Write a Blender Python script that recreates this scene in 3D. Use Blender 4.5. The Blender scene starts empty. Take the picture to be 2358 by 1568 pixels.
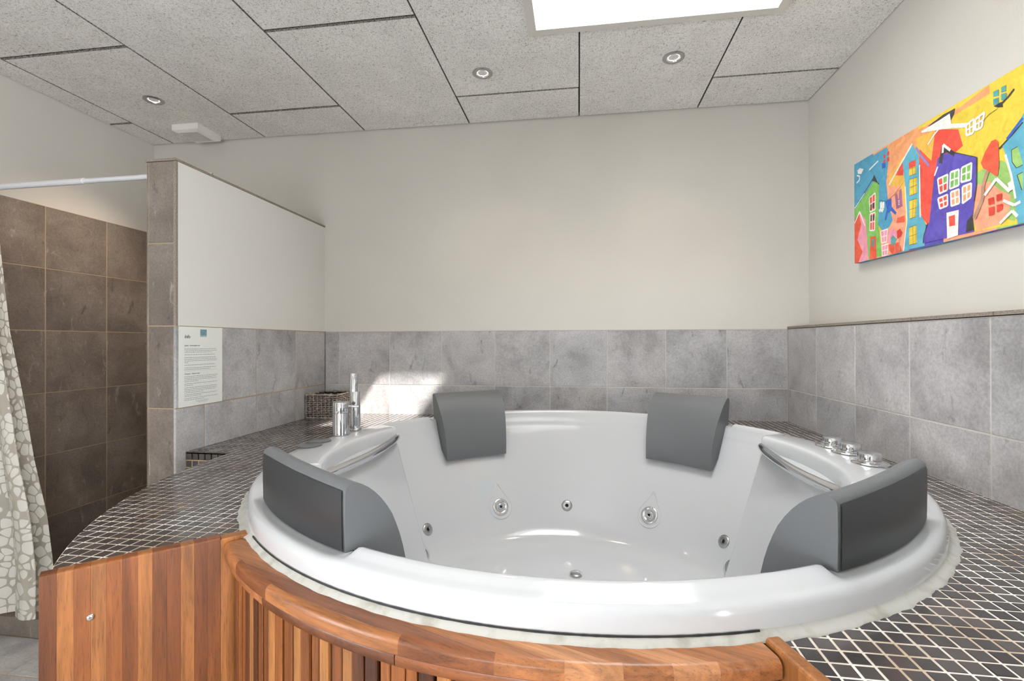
import bpy, bmesh, math, random
from math import sin, cos, pi, radians as RD, sqrt, atan2, degrees
from mathutils import Vector, Matrix
from mathutils.geometry import tessellate_polygon
random.seed(7)
ZO = 0.885                      # height of the reference joint above the floor
SC = bpy.context.scene
COL = SC.collection

# ------------------------------------------------------------------ camera
F, YAW, PIT, ROL = 1096.8, 0.14, 0.0034, -0.0025
fw = Vector((-sin(YAW)*cos(PIT), cos(YAW)*cos(PIT), sin(PIT)))
rr = Vector((cos(YAW), sin(YAW), 0)); uu = rr.cross(fw)
R2 = rr*cos(ROL)+uu*sin(ROL); U2 = -rr*sin(ROL)+uu*cos(ROL)
CAM = Vector((1.2779, -2.5818, 0.2405))
cd = bpy.data.cameras.new('camera'); cam = bpy.data.objects.new('camera', cd); COL.objects.link(cam)
cd.sensor_width = 36; cd.sensor_fit = 'HORIZONTAL'; cd.lens = F*36/2358; cd.clip_start = 0.02
M = Matrix((R2, U2, -fw)).transposed().to_4x4(); M.translation = CAM+Vector((0, 0, ZO)); cam.matrix_world = M
SC.camera = cam
def proj(p):
    v = Vector(p)-CAM; z = v.dot(fw)
    if z < 0.05: return None
    return 1179+F*v.dot(R2)/z, 784-F*v.dot(U2)/z

# ------------------------------------------------------------------ light
SC.view_settings.view_transform = 'Standard'; SC.view_settings.look = 'None'
SC.view_settings.gamma = 1; SC.view_settings.use_curve_mapping = False
SC.view_settings.exposure = 0.06
w = bpy.data.worlds.new('sky'); SC.world = w; w.use_nodes = True
bg = w.node_tree.nodes['Background']; bg.inputs[0].default_value = (0.93, 0.97, 1.0, 1); bg.inputs[1].default_value = 15.0
sd = bpy.data.lights.new('sun', 'SUN'); sd.energy = 17; sd.angle = RD(1.2); sd.color = (1, .96, .9)
so = bpy.data.objects.new('sun', sd); COL.objects.link(so)
so.rotation_euler = Vector((-.695, .543, -1)).to_track_quat('-Z', 'Y').to_euler()
def portal(loc, sx, sy, d):
    l = bpy.data.lights.new('portal', 'AREA'); l.shape = 'RECTANGLE'; l.size = sx; l.size_y = sy
    l.cycles.is_portal = True
    o = bpy.data.objects.new('portal', l); COL.objects.link(o); o.location = loc
    o.rotation_euler = Vector(d).to_track_quat('-Z', 'Y').to_euler()
SKX0, SKX1, SKY0, SKY1, SKH = 1.118, 1.989, -1.668, -.757, .70
portal(((SKX0+SKX1)/2, (SKY0+SKY1)/2, 1.452+SKH+ZO), SKX1-SKX0, SKY1-SKY0, (0, 0, -1))
WX0, WX1, WZ0, WZ1 = -.2, 1.1, -.5, .1
portal(((WX0+WX1)/2, -4.75, (WZ0+WZ1)/2+ZO), WX1-WX0, WZ1-WZ0, (0, 1, 0))

RY0, RY1, RZ0, RZ1 = -4.5, -2.9, -.7, .9
LY0, LY1, LZ0, LZ1 = -4.3, -2.9, -.6, .9
portal((-1.37, (LY0+LY1)/2, (LZ0+LZ1)/2+ZO), LY1-LY0, LZ1-LZ0, (1, 0, 0))
portal((2.5, (RY0+RY1)/2, (RZ0+RZ1)/2+ZO), RY1-RY0, RZ1-RZ0, (-1, 0, 0))
# ------------------------------------------------------------------ helpers
WL = {}
def mesh(name, V, Fc, smooth=False, uv=None):
    me = bpy.data.meshes.new(name); me.from_pydata([tuple(v) for v in V], [], Fc)
    if smooth: me.shade_smooth()
    if uv:
        l = me.uv_layers.new(name='UVMap')
        for i, lp in enumerate(me.loops): l.data[i].uv = uv[lp.vertex_index]
    me.update(); return me
def place(name, me, loc, parent=None, rot=None, mat=None):
    o = bpy.data.objects.new(name, me); COL.objects.link(o)
    loc = Vector(loc)
    WL[o] = loc.copy()
    if parent: o.parent = parent; loc = loc-WL[parent]
    o.location = loc
    if rot: o.rotation_euler = rot
    if mat is not None and me is not None and not me.materials: me.materials.append(mat)
    return o
def mk(name, V, Fc, mat, parent=None, smooth=False, kind=None, uv=None, origin=None, sharp=None):
    xs = [v[0] for v in V]; ys = [v[1] for v in V]; zs = [v[2] for v in V]
    c = Vector(((min(xs)+max(xs))/2, (min(ys)+max(ys))/2, min(zs))) if origin is None else Vector(origin)
    me = mesh(name, [Vector(v)-c for v in V], Fc, smooth, uv)
    if sharp: me.set_sharp_from_angle(angle=RD(sharp))
    o = place(name, me, c+Vector((0, 0, ZO)), parent)
    if mat is not None:
        for m in (mat if isinstance(mat, list) else [mat]): me.materials.append(m)
    if kind: o['kind'] = kind
    return o
def thing(name, label, cat, loc, group=None):
    o = place(name, None, Vector(loc)+Vector((0, 0, ZO))); o.empty_display_size = .05
    return tag(o, label, cat, group)
def tag(o, label, cat, group=None):
    o['label'] = label; o['category'] = cat
    if group: o['group'] = group
    return o
def struct(o, label=None):
    o['kind'] = 'structure'
    if label: o['label'] = label
    return o
class G:
    def __init__(s): s.V = []; s.F = []
    def add(s, V, Fc):
        n = len(s.V); s.V += [Vector(v) for v in V]; s.F += [tuple(i+n for i in f) for f in Fc]
    def box(s, x0, y0, z0, x1, y1, z1):
        s.add([(x0,y0,z0),(x1,y0,z0),(x1,y1,z0),(x0,y1,z0),(x0,y0,z1),(x1,y0,z1),(x1,y1,z1),(x0,y1,z1)],
              [(3,2,1,0),(4,5,6,7),(0,1,5,4),(1,2,6,5),(2,3,7,6),(3,0,4,7)])
    def prism(s, poly, z0, z1, bev=0.0, top=True):
        # convex-ish ccw polygon in xy extruded; optional chamfer at the top
        n = len(poly); P = [Vector((p[0], p[1])) for p in poly]
        a = sum(P[i].x*P[(i+1) % n].y-P[(i+1) % n].x*P[i].y for i in range(n))
        if a < 0: P.reverse()
        rings = [[(p.x, p.y, z0) for p in P]]
        if bev:
            c = sum(P, Vector((0, 0)))/n
            rings.append([(p.x, p.y, z1-bev) for p in P])
            rings.append([(p.x+(c-p).normalized().x*bev*1.3, p.y+(c-p).normalized().y*bev*1.3, z1) for p in P])
        else: rings.append([(p.x, p.y, z1) for p in P])
        V = [v for r in rings for v in r]; Fc = [tuple(range(n-1, -1, -1))]
        for k in range(len(rings)-1):
            for i in range(n):
                j = (i+1) % n; Fc.append((k*n+i, k*n+j, (k+1)*n+j, (k+1)*n+i))
        Fc.append(tuple((len(rings)-1)*n+i for i in range(n)))
        s.add(V, Fc)
    def lathe(s, prof, seg, c=(0, 0, 0), ax=(0, 0, 1), cap0=True, cap1=True):
        q = Vector((0, 0, 1)).rotation_difference(Vector(ax)); c = Vector(c)
        V = []; Fc = []
        for (r, z) in prof:
            for i in range(seg):
                a = 2*pi*i/seg; V.append(c+q @ Vector((r*cos(a), r*sin(a), z)))
        for k in range(len(prof)-1):
            for i in range(seg):
                j = (i+1) % seg; Fc.append((k*seg+i, k*seg+j, (k+1)*seg+j, (k+1)*seg+i))
        if cap0: Fc.append(tuple(range(seg-1, -1, -1)))
        if cap1: Fc.append(tuple((len(prof)-1)*seg+i for i in range(seg)))
        s.add(V, Fc)
    def tube(s, pts, r, seg=10, cap=True):
        pts = [Vector(p) for p in pts]; V = []; Fc = []; n = len(pts)
        rs = r if isinstance(r, (list, tuple)) else [r]*n
        up = Vector((0, 0, 1)); t0 = (pts[1]-pts[0]).normalized()
        if abs(t0.dot(up)) > .9: up = Vector((1, 0, 0))
        u = t0.cross(up).normalized()
        for k in range(n):
            t = (pts[min(k+1, n-1)]-pts[max(k-1, 0)]).normalized()
            u = (u-t*u.dot(t)).normalized(); v = t.cross(u)
            for i in range(seg):
                a = 2*pi*i/seg; V.append(pts[k]+(u*cos(a)+v*sin(a))*rs[k])
        for k in range(n-1):
            for i in range(seg):
                j = (i+1) % seg; Fc.append((k*seg+i, k*seg+j, (k+1)*seg+j, (k+1)*seg+i))
        if cap: Fc += [tuple(range(seg-1, -1, -1)), tuple((n-1)*seg+i for i in range(seg))]
        s.add(V, Fc)
    def mk(s, name, mat, parent=None, **k): return mk(name, s.V, s.F, mat, parent, **k)
def clip(poly, n, d):
    # keep n.p <= d
    out = []; m = len(poly)
    for i in range(m):
        a = poly[i]; b = poly[(i+1) % m]; da = n[0]*a[0]+n[1]*a[1]-d; db = n[0]*b[0]+n[1]*b[1]-d
        if da <= 0: out.append(a)
        if (da < 0 < db) or (db < 0 < da):
            t = da/(da-db); out.append((a[0]+(b[0]-a[0])*t, a[1]+(b[1]-a[1])*t))
    return out
def area(p):
    return abs(sum(p[i][0]*p[(i+1) % len(p)][1]-p[(i+1) % len(p)][0]*p[i][1] for i in range(len(p))))/2 if len(p) > 2 else 0

# ------------------------------------------------------------------ materials
def lin(h):
    h = h.lstrip('#'); c = [int(h[i:i+2], 16)/255 for i in (0, 2, 4)]
    return tuple((x/12.92 if x <= .04045 else ((x+.055)/1.055)**2.4) for x in c)+(1,)
class Mat:
    def __init__(s, name, col=(.5, .5, .5, 1), rough=.5, metal=0, coat=0, spec=.5):
        s.m = bpy.data.materials.new(name); s.m.use_nodes = True; s.t = s.m.node_tree; s.n = s.t.nodes
        s.b = s.n['Principled BSDF']; s.b.inputs['Base Color'].default_value = col; s.b.inputs['Roughness'].default_value = rough
        s.b.inputs['Metallic'].default_value = metal; s.b.inputs['Coat Weight'].default_value = coat; s.b.inputs['Specular IOR Level'].default_value = spec
        s.b.inputs['Coat Roughness'].default_value = .05
    def node(s, ty, **k):
        n = s.n.new(ty)
        for a, b in k.items():
            if a in n.inputs: n.inputs[a].default_value = b
            else: setattr(n, a, b)
        return n
    def link(s, a, b): s.t.links.new(a, b)
    def coord(s, out='Object', scale=(1, 1, 1), rot=(0, 0, 0), rnd=0):
        tc = s.node('ShaderNodeTexCoord'); mp = s.node('ShaderNodeMapping'); mp.inputs['Scale'].default_value = scale; mp.inputs['Rotation'].default_value = rot
        s.link(tc.outputs[out], mp.inputs['Vector'])
        if rnd:
            oi = s.node('ShaderNodeObjectInfo'); mu = s.node('ShaderNodeMath', operation='MULTIPLY'); mu.inputs[1].default_value = rnd
            s.link(oi.outputs['Random'], mu.inputs[0]); s.link(mu.outputs[0], mp.inputs['Location'])
        return mp.outputs[0]
    def noise(s, vec, scale, detail=3, rough=.5, dist=0):
        n = s.node('ShaderNodeTexNoise'); n.inputs['Scale'].default_value = scale; n.inputs['Detail'].default_value = detail
        n.inputs['Roughness'].default_value = rough; n.inputs['Distortion'].default_value = dist; s.link(vec, n.inputs['Vector']); return n.outputs['Fac']
    def ramp(s, fac, stops, interp='LINEAR'):
        r = s.node('ShaderNodeValToRGB'); r.color_ramp.interpolation = interp; e = r.color_ramp.elements
        e[0].position, e[0].color = stops[0]; e[1].position, e[1].color = stops[-1]
        for p, c in stops[1:-1]: x = e.new(p); x.color = c
        s.link(fac, r.inputs[0]); return r.outputs[0]
    def mix(s, a, b, fac, bt='MIX'):
        m = s.node('ShaderNodeMix', data_type='RGBA', blend_type=bt)
        for sock, v in ((m.inputs[6], a), (m.inputs[7], b), (m.inputs[0], fac)):
            if hasattr(v, 'is_output'): s.link(v, sock)
            else: sock.default_value = v
        return m.outputs[2]
    def bump(s, h, strength, dist=.001, prev=None):
        b = s.node('ShaderNodeBump'); b.inputs['Strength'].default_value = strength; b.inputs['Distance'].default_value = dist
        s.link(h, b.inputs['Height'])
        if prev: s.link(prev, b.inputs['Normal'])
        s.link(b.outputs[0], s.b.inputs['Normal']); return b.outputs[0]
    def base(s, c): s.link(c, s.b.inputs['Base Color'])
def g(v): return (v, v, v, 1)

m = Mat('plaster', rough=.85, spec=.2); v = m.coord(); n1 = m.noise(v, 180, 3, .55); n2 = m.noise(v, 2.0, 2)
m.base(m.ramp(n2, [(.3, lin('#d0ccc5')), (.7, lin('#d4d0c9'))])); m.bump(n1, .35, .0015); PLASTER = m.m
m = Mat('smooth_plaster', lin('#dedbd6'), rough=.8, spec=.2); v = m.coord(); m.bump(m.noise(v, 90, 2), .08, .001); PLASTER2 = m.m
m = Mat('grout_light', lin('#c9c4bd'), rough=.9, spec=.2); v = m.coord(); m.bump(m.noise(v, 500, 2), .3, .0006); GROUT = m.m
m = Mat('grout_brown', lin('#b39c80'), rough=.9, spec=.2); v = m.coord(); m.bump(m.noise(v, 500, 2), .3, .0006); GROUTB = m.m
def tile_mat(name, dark, mid, light, rough=.42):
    m = Mat(name, rough=rough, spec=.4); v = m.coord(rnd=57)
    a = m.noise(v, 4.5, 5, .62, .4); b = m.noise(v, 120, 4, .7); v2 = m.coord(scale=(1, 1, .35), rnd=31); c = m.noise(v2, 26, 6, .72, .8)
    col = m.ramp(a, [(.32, dark), (.5, mid), (.7, light)])
    col = m.mix(col, m.ramp(b, [(.38, g(.30)), (.52, g(.5)), (.66, g(.66))]), .38, 'OVERLAY')
    pit = m.ramp(c, [(.28, g(.3)), (.40, g(1))]); col = m.mix(col, pit, .75, 'MULTIPLY')
    hi = m.ramp(c, [(.60, g(0)), (.74, g(.75))]); col = m.mix(col, lin('#bdb7b0'), hi)
    oi = m.node('ShaderNodeObjectInfo'); t = m.ramp(oi.outputs['Random'], [(0, (.93, .93, .95, 1)), (.5, (1.0, .985, .985, 1)), (1, (1.06, 1.03, 1.03, 1))])
    col = m.mix(col, t, 1.0, 'MULTIPLY'); m.base(col)
    m.bump(b, .12, .0006); return m.m
TILE = tile_mat('grey_stoneware_tile', lin('#949292'), lin('#aeadad'), lin('#c0bfbf'))
TILE_WARM = tile_mat('grey_stoneware_tile_warm_light', lin('#6f655e'), lin('#81776e'), lin('#948a81'))  # same grey tile, with the warm dim shower light put into its colour
m = Mat('cut_tile_edge', lin('#8d8175'), rough=.8); v = m.coord(); m.base(m.ramp(m.noise(v, 300, 3), [(.3, lin('#75695f')), (.7, lin('#a0958a'))])); TEDGE = m.m
def mosaic_mat(name, attr):
    m = Mat(name, rough=.22, spec=.5, coat=.3)
    if attr:
        a = m.node('ShaderNodeAttribute'); a.attribute_name = 'rnd'; f = a.outputs['Fac']
    else:
        f = m.node('ShaderNodeObjectInfo').outputs['Random']
    m.base(m.ramp(f, [(0, lin('#3a3534')), (.5, lin('#474241')), (.85, lin('#504a48')), (1, lin('#5e5450'))]))
    v = m.coord('Object', rnd=9); m.bump(m.noise(v, 60, 2), .12, .0006); return m.m
MOS = mosaic_mat('mosaic_glaze', False); MOSA = mosaic_mat('mosaic_glaze_many', True)
m = Mat('mosaic_grout', lin('#e6e0d8'), rough=.9); v = m.coord(); m.base(m.ramp(m.noise(v, 6, 3), [(.33, lin('#c4ae96')), (.5, lin('#ece6df'))])); MGROUT = m.m
# wood wool
m = Mat('wood_wool', rough=.95, spec=.1); v = m.coord('Object', rnd=13)
vf = m.coord('Object', scale=(1, .35, 1), rot=(0, 0, .6), rnd=13); vg = m.coord('Object', scale=(.35, 1, 1), rot=(0, 0, .3), rnd=13)
a = m.noise(vf, 300, 2, .6, 1.2); b = m.noise(vg, 300, 2, .6, 1.2); c = m.noise(v, 7, 3)
mn = m.node('ShaderNodeMath', operation='MINIMUM'); m.link(a, mn.inputs[0]); m.link(b, mn.inputs[1])
col = m.ramp(mn.outputs[0], [(.24, lin('#45423d')), (.34, lin('#bdb9b2')), (.42, lin('#f4f2ee')), (.6, lin('#fdfbf9'))])
col = m.mix(col, m.ramp(c, [(.3, g(.90)), (.7, g(1.0))]), 1.0, 'MULTIPLY'); m.base(col); m.bump(mn.outputs[0], .5, .002); WOOL = m.m
m = Mat('unpainted_wool_edge_shaded', rough=1, spec=.1); v = m.coord(); m.base(m.ramp(m.noise(v, 260, 3, .7), [(.42, lin('#4a4640')), (.58, lin('#aaa69e'))])); m.bump(m.noise(v, 300, 2), .6, .003); WEDGE = m.m  # grey unpainted panel edges, coloured darker for the shadow in the joints
m = Mat('dark_gap', g(.03), rough=1); GAP = m.m
m = Mat('acrylic_white', lin('#cbccce'), rough=.12, coat=.6, spec=.5); ACR = m.m
m = Mat('silicone', lin('#d8d5ce'), rough=.5); v = m.coord(); m.base(m.ramp(m.noise(v, 30, 4), [(.3, lin('#aaa69b')), (.5, lin('#c3c1ba'))])); m.bump(m.noise(v, 120, 3), .5, .002); SIL = m.m
m = Mat('chrome', (.70, .71, .73, 1), rough=.05, metal=1); CHR = m.m
m = Mat('brushed_chrome', (.48, .48, .48, 1), rough=.25, metal=1); CHB = m.m
m = Mat('grey_reflection_cap', (.13, .135, .14, 1), rough=.3, spec=.4); CAPM = m.m  # chrome caps: the grey they mirror is put into the base colour
m = Mat('dark_hole', g(.01), rough=.6); HOLE = m.m
m = Mat('clear_plastic_ring', lin('#c4c6c8'), rough=.15, spec=.5); RING = m.m
m = Mat('foam_grey', lin('#6c6e70'), rough=.42, spec=.5); v = m.coord(); m.bump(m.noise(v, 420, 2, .5), .35, .0012); FOAM = m.m
m = Mat('foam_back', lin('#343537'), rough=.4, spec=.5); FOAMB = m.m
def wood_mat(name, c1, c2, c3, axis='Z', rough=.38, sc=1, dk=.62):
    m = Mat(name, rough=rough, spec=.4, coat=.15)
    s = {'Z': (1, 1, .06), 'X': (.06, 1, 1)}[axis]
    v = m.coord('Object', scale=s, rnd=23); v2 = m.coord('Object', scale=(s[0]*2, s[1]*2, s[2]*2), rnd=11)
    a = m.noise(v, 60*sc, 5, .65, .6); b = m.noise(v2, 260*sc, 3, .6); c = m.noise(m.coord('Object', scale=s, rnd=5), 12, 3, .5, 1.5)
    oi = m.node('ShaderNodeObjectInfo'); dk = tuple(x*dk for x in c1[:3])+(1,)
    mid = tuple((x+y)/2 for x, y in zip(c1, c2)); col = m.ramp(oi.outputs['Random'], [(0, c1), (.12, c2), (.3, c3), (.42, mid), (.55, c2), (.68, dk), (.78, c3), (.9, mid)], 'CONSTANT')
    col = m.mix(col, m.ramp(a, [(.3, g(.2)), (.55, g(.5)), (.75, g(.72))]), .75, 'OVERLAY')
    col = m.mix(col, m.ramp(c, [(.3, g(.35)), (.7, g(.6))]), .5, 'OVERLAY')
    col = m.mix(col, m.ramp(b, [(.33, g(.45)), (.45, g(1))]), .6, 'MULTIPLY'); m.base(col)
    m.bump(b, .15, .0005); return m.m
W1, W2, W3 = lin('#65371b'), lin('#95572a'), lin('#ad7442')
WOOD = wood_mat('hardwood_upright', W1, W2, W3, 'Z')
WOODB = wood_mat('hardwood_board', lin('#834a25'), lin('#945629'), lin('#a76a38'), 'Z', dk=.72)
WOODX = wood_mat('hardwood_lengthwise', lin('#8a5230'), lin('#ab6d41'), lin('#bd8357'), 'X')
m = Mat('paper', lin('#e6e8e2'), rough=.25, coat=.4); PAPER = m.m
m = Mat('print_ink', lin('#4b4b4b'), rough=.5); INK = m.m
m = Mat('print_faint', lin('#8f9290'), rough=.5); INKF = m.m
m = Mat('print_blue', lin('#6f93a3'), rough=.5); v = m.coord(); m.base(m.ramp(m.noise(v, 200, 2), [(.35, lin('#5f8798')), (.65, lin('#8aa3a8'))])); INKB = m.m
m = Mat('white_plastic', lin('#eceae6'), rough=.4); PLW = m.m
m = Mat('white_trim', lin('#d8d4cd'), rough=.5); TRIM = m.m
m = Mat('rod_white', lin('#d4d5d8'), rough=.3); ROD = m.m
m = Mat('wicker', lin('#6e6159'), rough=.7); v = m.coord(); m.base(m.ramp(m.noise(v, 60, 3), [(.3, lin('#6a5f57')), (.5, lin('#9a8d83')), (.7, lin('#c2b7ac'))])); m.bump(m.noise(v, 500, 2), .4, .0006); WICK = m.m
m = Mat('lining_grey', lin('#7d7b79'), rough=.8); LINING = m.m
def emit(name, col, s):
    m = bpy.data.materials.new(name); m.use_nodes = True; t = m.node_tree; t.nodes.clear()
    e = t.nodes.new('ShaderNodeEmission'); e.inputs[0].default_value = col; e.inputs[1].default_value = s
    o = t.nodes.new('ShaderNodeOutputMaterial'); t.links.new(e.outputs[0], o.inputs[0]); return m
LAMP = emit('lamp_glow', (1, .93, .8, 1), 6)
# window glass
mg = bpy.data.materials.new('window_glass'); mg.use_nodes = True; t = mg.node_tree; t.nodes.clear()
tr = t.nodes.new('ShaderNodeBsdfTransparent'); gl = t.nodes.new('ShaderNodeBsdfGlossy'); gl.inputs['Roughness'].default_value = .02
fr = t.nodes.new('ShaderNodeFresnel'); fr.inputs[0].default_value = 1.3; mx = t.nodes.new('ShaderNodeMixShader'); o = t.nodes.new('ShaderNodeOutputMaterial')
t.links.new(fr.outputs[0], mx.inputs[0]); t.links.new(tr.outputs[0], mx.inputs[1]); t.links.new(gl.outputs[0], mx.inputs[2]); t.links.new(mx.outputs[0], o.inputs[0]); GLASS = mg
# curtain
mc = Mat('pebble_curtain', rough=.4, spec=.4); v = mc.coord('UV', scale=(1, 1, 1))
f1 = mc.node('ShaderNodeTexVoronoi', feature='F1'); f1.inputs['Scale'].default_value = 26; f1.inputs['Randomness'].default_value = .95
f2 = mc.node('ShaderNodeTexVoronoi', feature='F2'); f2.inputs['Scale'].default_value = 26; f2.inputs['Randomness'].default_value = .95
mc.link(v, f1.inputs['Vector']); mc.link(v, f2.inputs['Vector'])
sb = mc.node('ShaderNodeMath', operation='SUBTRACT'); mc.link(f2.outputs['Distance'], sb.inputs[0]); mc.link(f1.outputs['Distance'], sb.inputs[1])
sq = mc.node('ShaderNodeMath', operation='POWER'); mc.link(f1.outputs['Distance'], sq.inputs[0]); sq.inputs[1].default_value = 3.0
sm = mc.node('ShaderNodeMath', operation='MULTIPLY'); mc.link(sq.outputs[0], sm.inputs[0]); sm.inputs[1].default_value = .42
sb2 = mc.node('ShaderNodeMath', operation='SUBTRACT'); mc.link(sb.outputs[0], sb2.inputs[0]); mc.link(sm.outputs[0], sb2.inputs[1])
peb = mc.ramp(sb2.outputs[0], [(.02, g(0)), (.05, g(1))])
mc.base(mc.mix(lin('#c0b9ac'), lin('#eae7df'), peb))
al = mc.node('ShaderNodeMapRange'); mc.link(peb, al.inputs[0]); al.inputs[3].default_value = .88; al.inputs[4].default_value = .93
mc.link(al.outputs[0], mc.b.inputs['Alpha'])
tl = mc.node('ShaderNodeBsdfTranslucent'); tl.inputs[0].default_value = lin('#e8e4da'); ms = mc.node('ShaderNodeMixShader'); ms.inputs[0].default_value = .25
mc.link(mc.b.outputs[0], ms.inputs[1])
# translucent part only where the print is opaque
tr2 = mc.node('ShaderNodeBsdfTransparent'); mm = mc.node('ShaderNodeMixShader'); mc.link(peb, mm.inputs[0]); mc.link(tr2.outputs[0], mm.inputs[1]); mc.link(tl.outputs[0], mm.inputs[2])
mc.link(mm.outputs[0], ms.inputs[2]); mc.link(ms.outputs[0], mc.n['Material Output'].inputs[0]); CURT = mc.m

# ------------------------------------------------------------------ tiles on walls
_tc = {}
def tile_mesh(wd, ht, mat, th=.008, bev=.0012):
    k = (round(wd, 4), round(ht, 4), mat.name, th)
    if k not in _tc:
        b = bev; W = wd/2; H = ht/2
        V = [(-W, th, -H), (W, th, -H), (W, th, H), (-W, th, H), (-W, b, -H), (W, b, -H), (W, b, H), (-W, b, H),
             (-W+b, 0, -H+b), (W-b, 0, -H+b), (W-b, 0, H-b), (-W+b, 0, H-b)]
        Fc = [(0, 1, 5, 4), (1, 2, 6, 5), (2, 3, 7, 6), (3, 0, 4, 7), (4, 5, 9, 8), (5, 6, 10, 9), (6, 7, 11, 10), (7, 4, 8, 11), (8, 9, 10, 11), (3, 2, 1, 0)]
        me = mesh('tile', V, Fc); me.materials.append(mat); _tc[k] = me
    return _tc[k]
ROTZ = {'-y': 0, '-x': -pi/2, '+x': pi/2}
def tiles(parent, face, plane, u0, u1, v0, v1, uj, vj, mat, pitch=.303, gr=.0038, jit=.0004):
    """face: direction the tiles look to; u runs along the wall, v is height (or y for floors)."""
    def cells(a, b, j):
        k = math.floor((a-j)/pitch+1e-6); out = []
        while j+k*pitch < b-1e-6:
            lo = j+k*pitch; hi = lo+pitch; A = max(lo, a)+(gr/2 if lo >= a-1e-6 else 0); B = min(hi, b)-(gr/2 if hi <= b+1e-6 else 0)
            if B-A > .006: out.append((A, B))
            k += 1
        return out
    for (a, b) in cells(u0, u1, uj):
        for (c, d) in cells(v0, v1, vj):
            me = tile_mesh(b-a, d-c, mat); uc, vc = (a+b)/2, (c+d)/2; j = random.uniform(-jit, jit)
            if face == '-y': loc = (uc, plane+j, vc); rot = (0, 0, 0)
            elif face == '-x': loc = (plane+j, uc, vc); rot = (0, 0, -pi/2)
            elif face == '+x': loc = (plane+j, uc, vc); rot = (0, 0, pi/2)
            else: loc = (uc, vc, plane+j); rot = (-pi/2, 0, 0)
            place('tile', me, Vector(loc)+Vector((0, 0, ZO)), parent, rot)

FZ, CZ = -.885, 1.452
XL, XR = -1.30, 2.425
YF = -4.7
# back wall
b = G(); b.box(XL-.15, 0, .3055, XR+.15, .2, CZ+.12); b.box(XL-.15, .012, FZ-.1, XR+.15, .2, .3055)
wall_back = struct(b.mk('wall_back', PLASTER))
b = G(); b.box(-.178, .0014, -.3, 2.3236, .0125, .3055); b.mk('grout_bed', GROUT, wall_back)
b = G(); b.box(-.178, -.0004, .3030, 2.3236, .004, .3058); b.mk('grout_line', GROUT, wall_back)
tiles(wall_back, '-y', 0, -.176, 2.322, -.22, .303, -.0906, 0, TILE)
b = G(); b.box(XL, .0014, FZ, -.29, .0125, .909); b.mk('grout_bed', GROUTB, wall_back)
b = G(); b.box(XL, 0, .909, -.29, .013, .915); 
tiles(wall_back, '-y', 0, -1.288, -.30, FZ, .906, -.0906, 0, TILE_WARM)
# right wall
b = G(); b.box(XR, RY1, FZ-.1, XR+.15, 0.0, CZ+.12); b.box(XR, YF-.1, FZ-.1, XR+.15, RY0, CZ+.12); b.box(XR, RY0, FZ-.1, XR+.15, RY1, RZ0); b.box(XR, RY0, RZ1, XR+.15, RY1, CZ+.12)
wall_right = struct(b.mk('wall_right', PLASTER))
b = G(); b.box(2.325, -2.75, FZ, XR, 0, .303); b.mk('grout_bed', GROUT, wall_right)
tiles(wall_right, '-x', 2.3236, -2.72, -.002, -.22, .303, -.290, 0, TILE)
for k in range(9):
    y1 = -.002-k*.303; b = G(); b.box(2.3206, y1-.300, .3055, XR, y1, .3155); b.mk('ledge_tile', TEDGE, wall_right)
# left wall (shower side)
b = G(); b.box(XL-.15, LY1, FZ-.1, XL, 0, CZ+.12); b.box(XL-.15, YF-.1, FZ-.1, XL, LY0, CZ+.12); b.box(XL-.15, LY0, FZ-.1, XL, LY1, LZ0); b.box(XL-.15, LY0, LZ1, XL, LY1, CZ+.12)
wall_left = struct(b.mk('wall_left', PLASTER))
b = G(); b.box(XL, -1.9, FZ, -1.2914, 0, .9075); b.mk('grout_bed', GROUTB, wall_left)
tiles(wall_left, '+x', -1.29, -1.89, -.002, FZ, .906, 0, 0, TILE_WARM)
# partition between shower and tub
PY = -1.033
b = G(); b.box(-.292, PY+.010, FZ, -.188, 0, .907); b.box(-.188, PY+.010, .3045, -.180, 0, .907); b.box(-.188, PY+.012, FZ, -.184, 0, .3045)
wall_part = struct(b.mk('wall_partition', [PLASTER2]), 'low white and tiled partition between shower and tub')
b = G(); b.box(-.1885, PY+.010, -.30, -.1814, 0, .3040); b.box(-.297, PY+.0014, FZ, -.182, PY+.0125, .906); b.box(-.2965, PY+.01, FZ, -.2915, 0, .906); b.mk('grout_bed', GROUTB, wall_part)
tiles(wall_part, '-y', PY, -.290, -.188, FZ, .906, -.290-.0015, 0, TILE_WARM)
tiles(wall_part, '+x', -.180, PY+.001, -.002, -.31, .303, -.290, 0, TILE)
tiles(wall_part, '-x', -.300, PY+.001, -.002, FZ, .906, -.290, 0, TILE_WARM)
# smooth board corner bead and top cap
b = G(); b.box(-.1865, PY+.001, .3045, -.1785, PY+.0095, .9065); b.mk('corner_bead', TEDGE, wall_part)
for (a, c) in ((PY-.002, -.70), (-.6985, -.40), (-.3985, 0)):
    b = G(); b.box(-.302, a, .9075, -.178, c, .9165); b.mk('cap_tile', TEDGE, wall_part)
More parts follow.
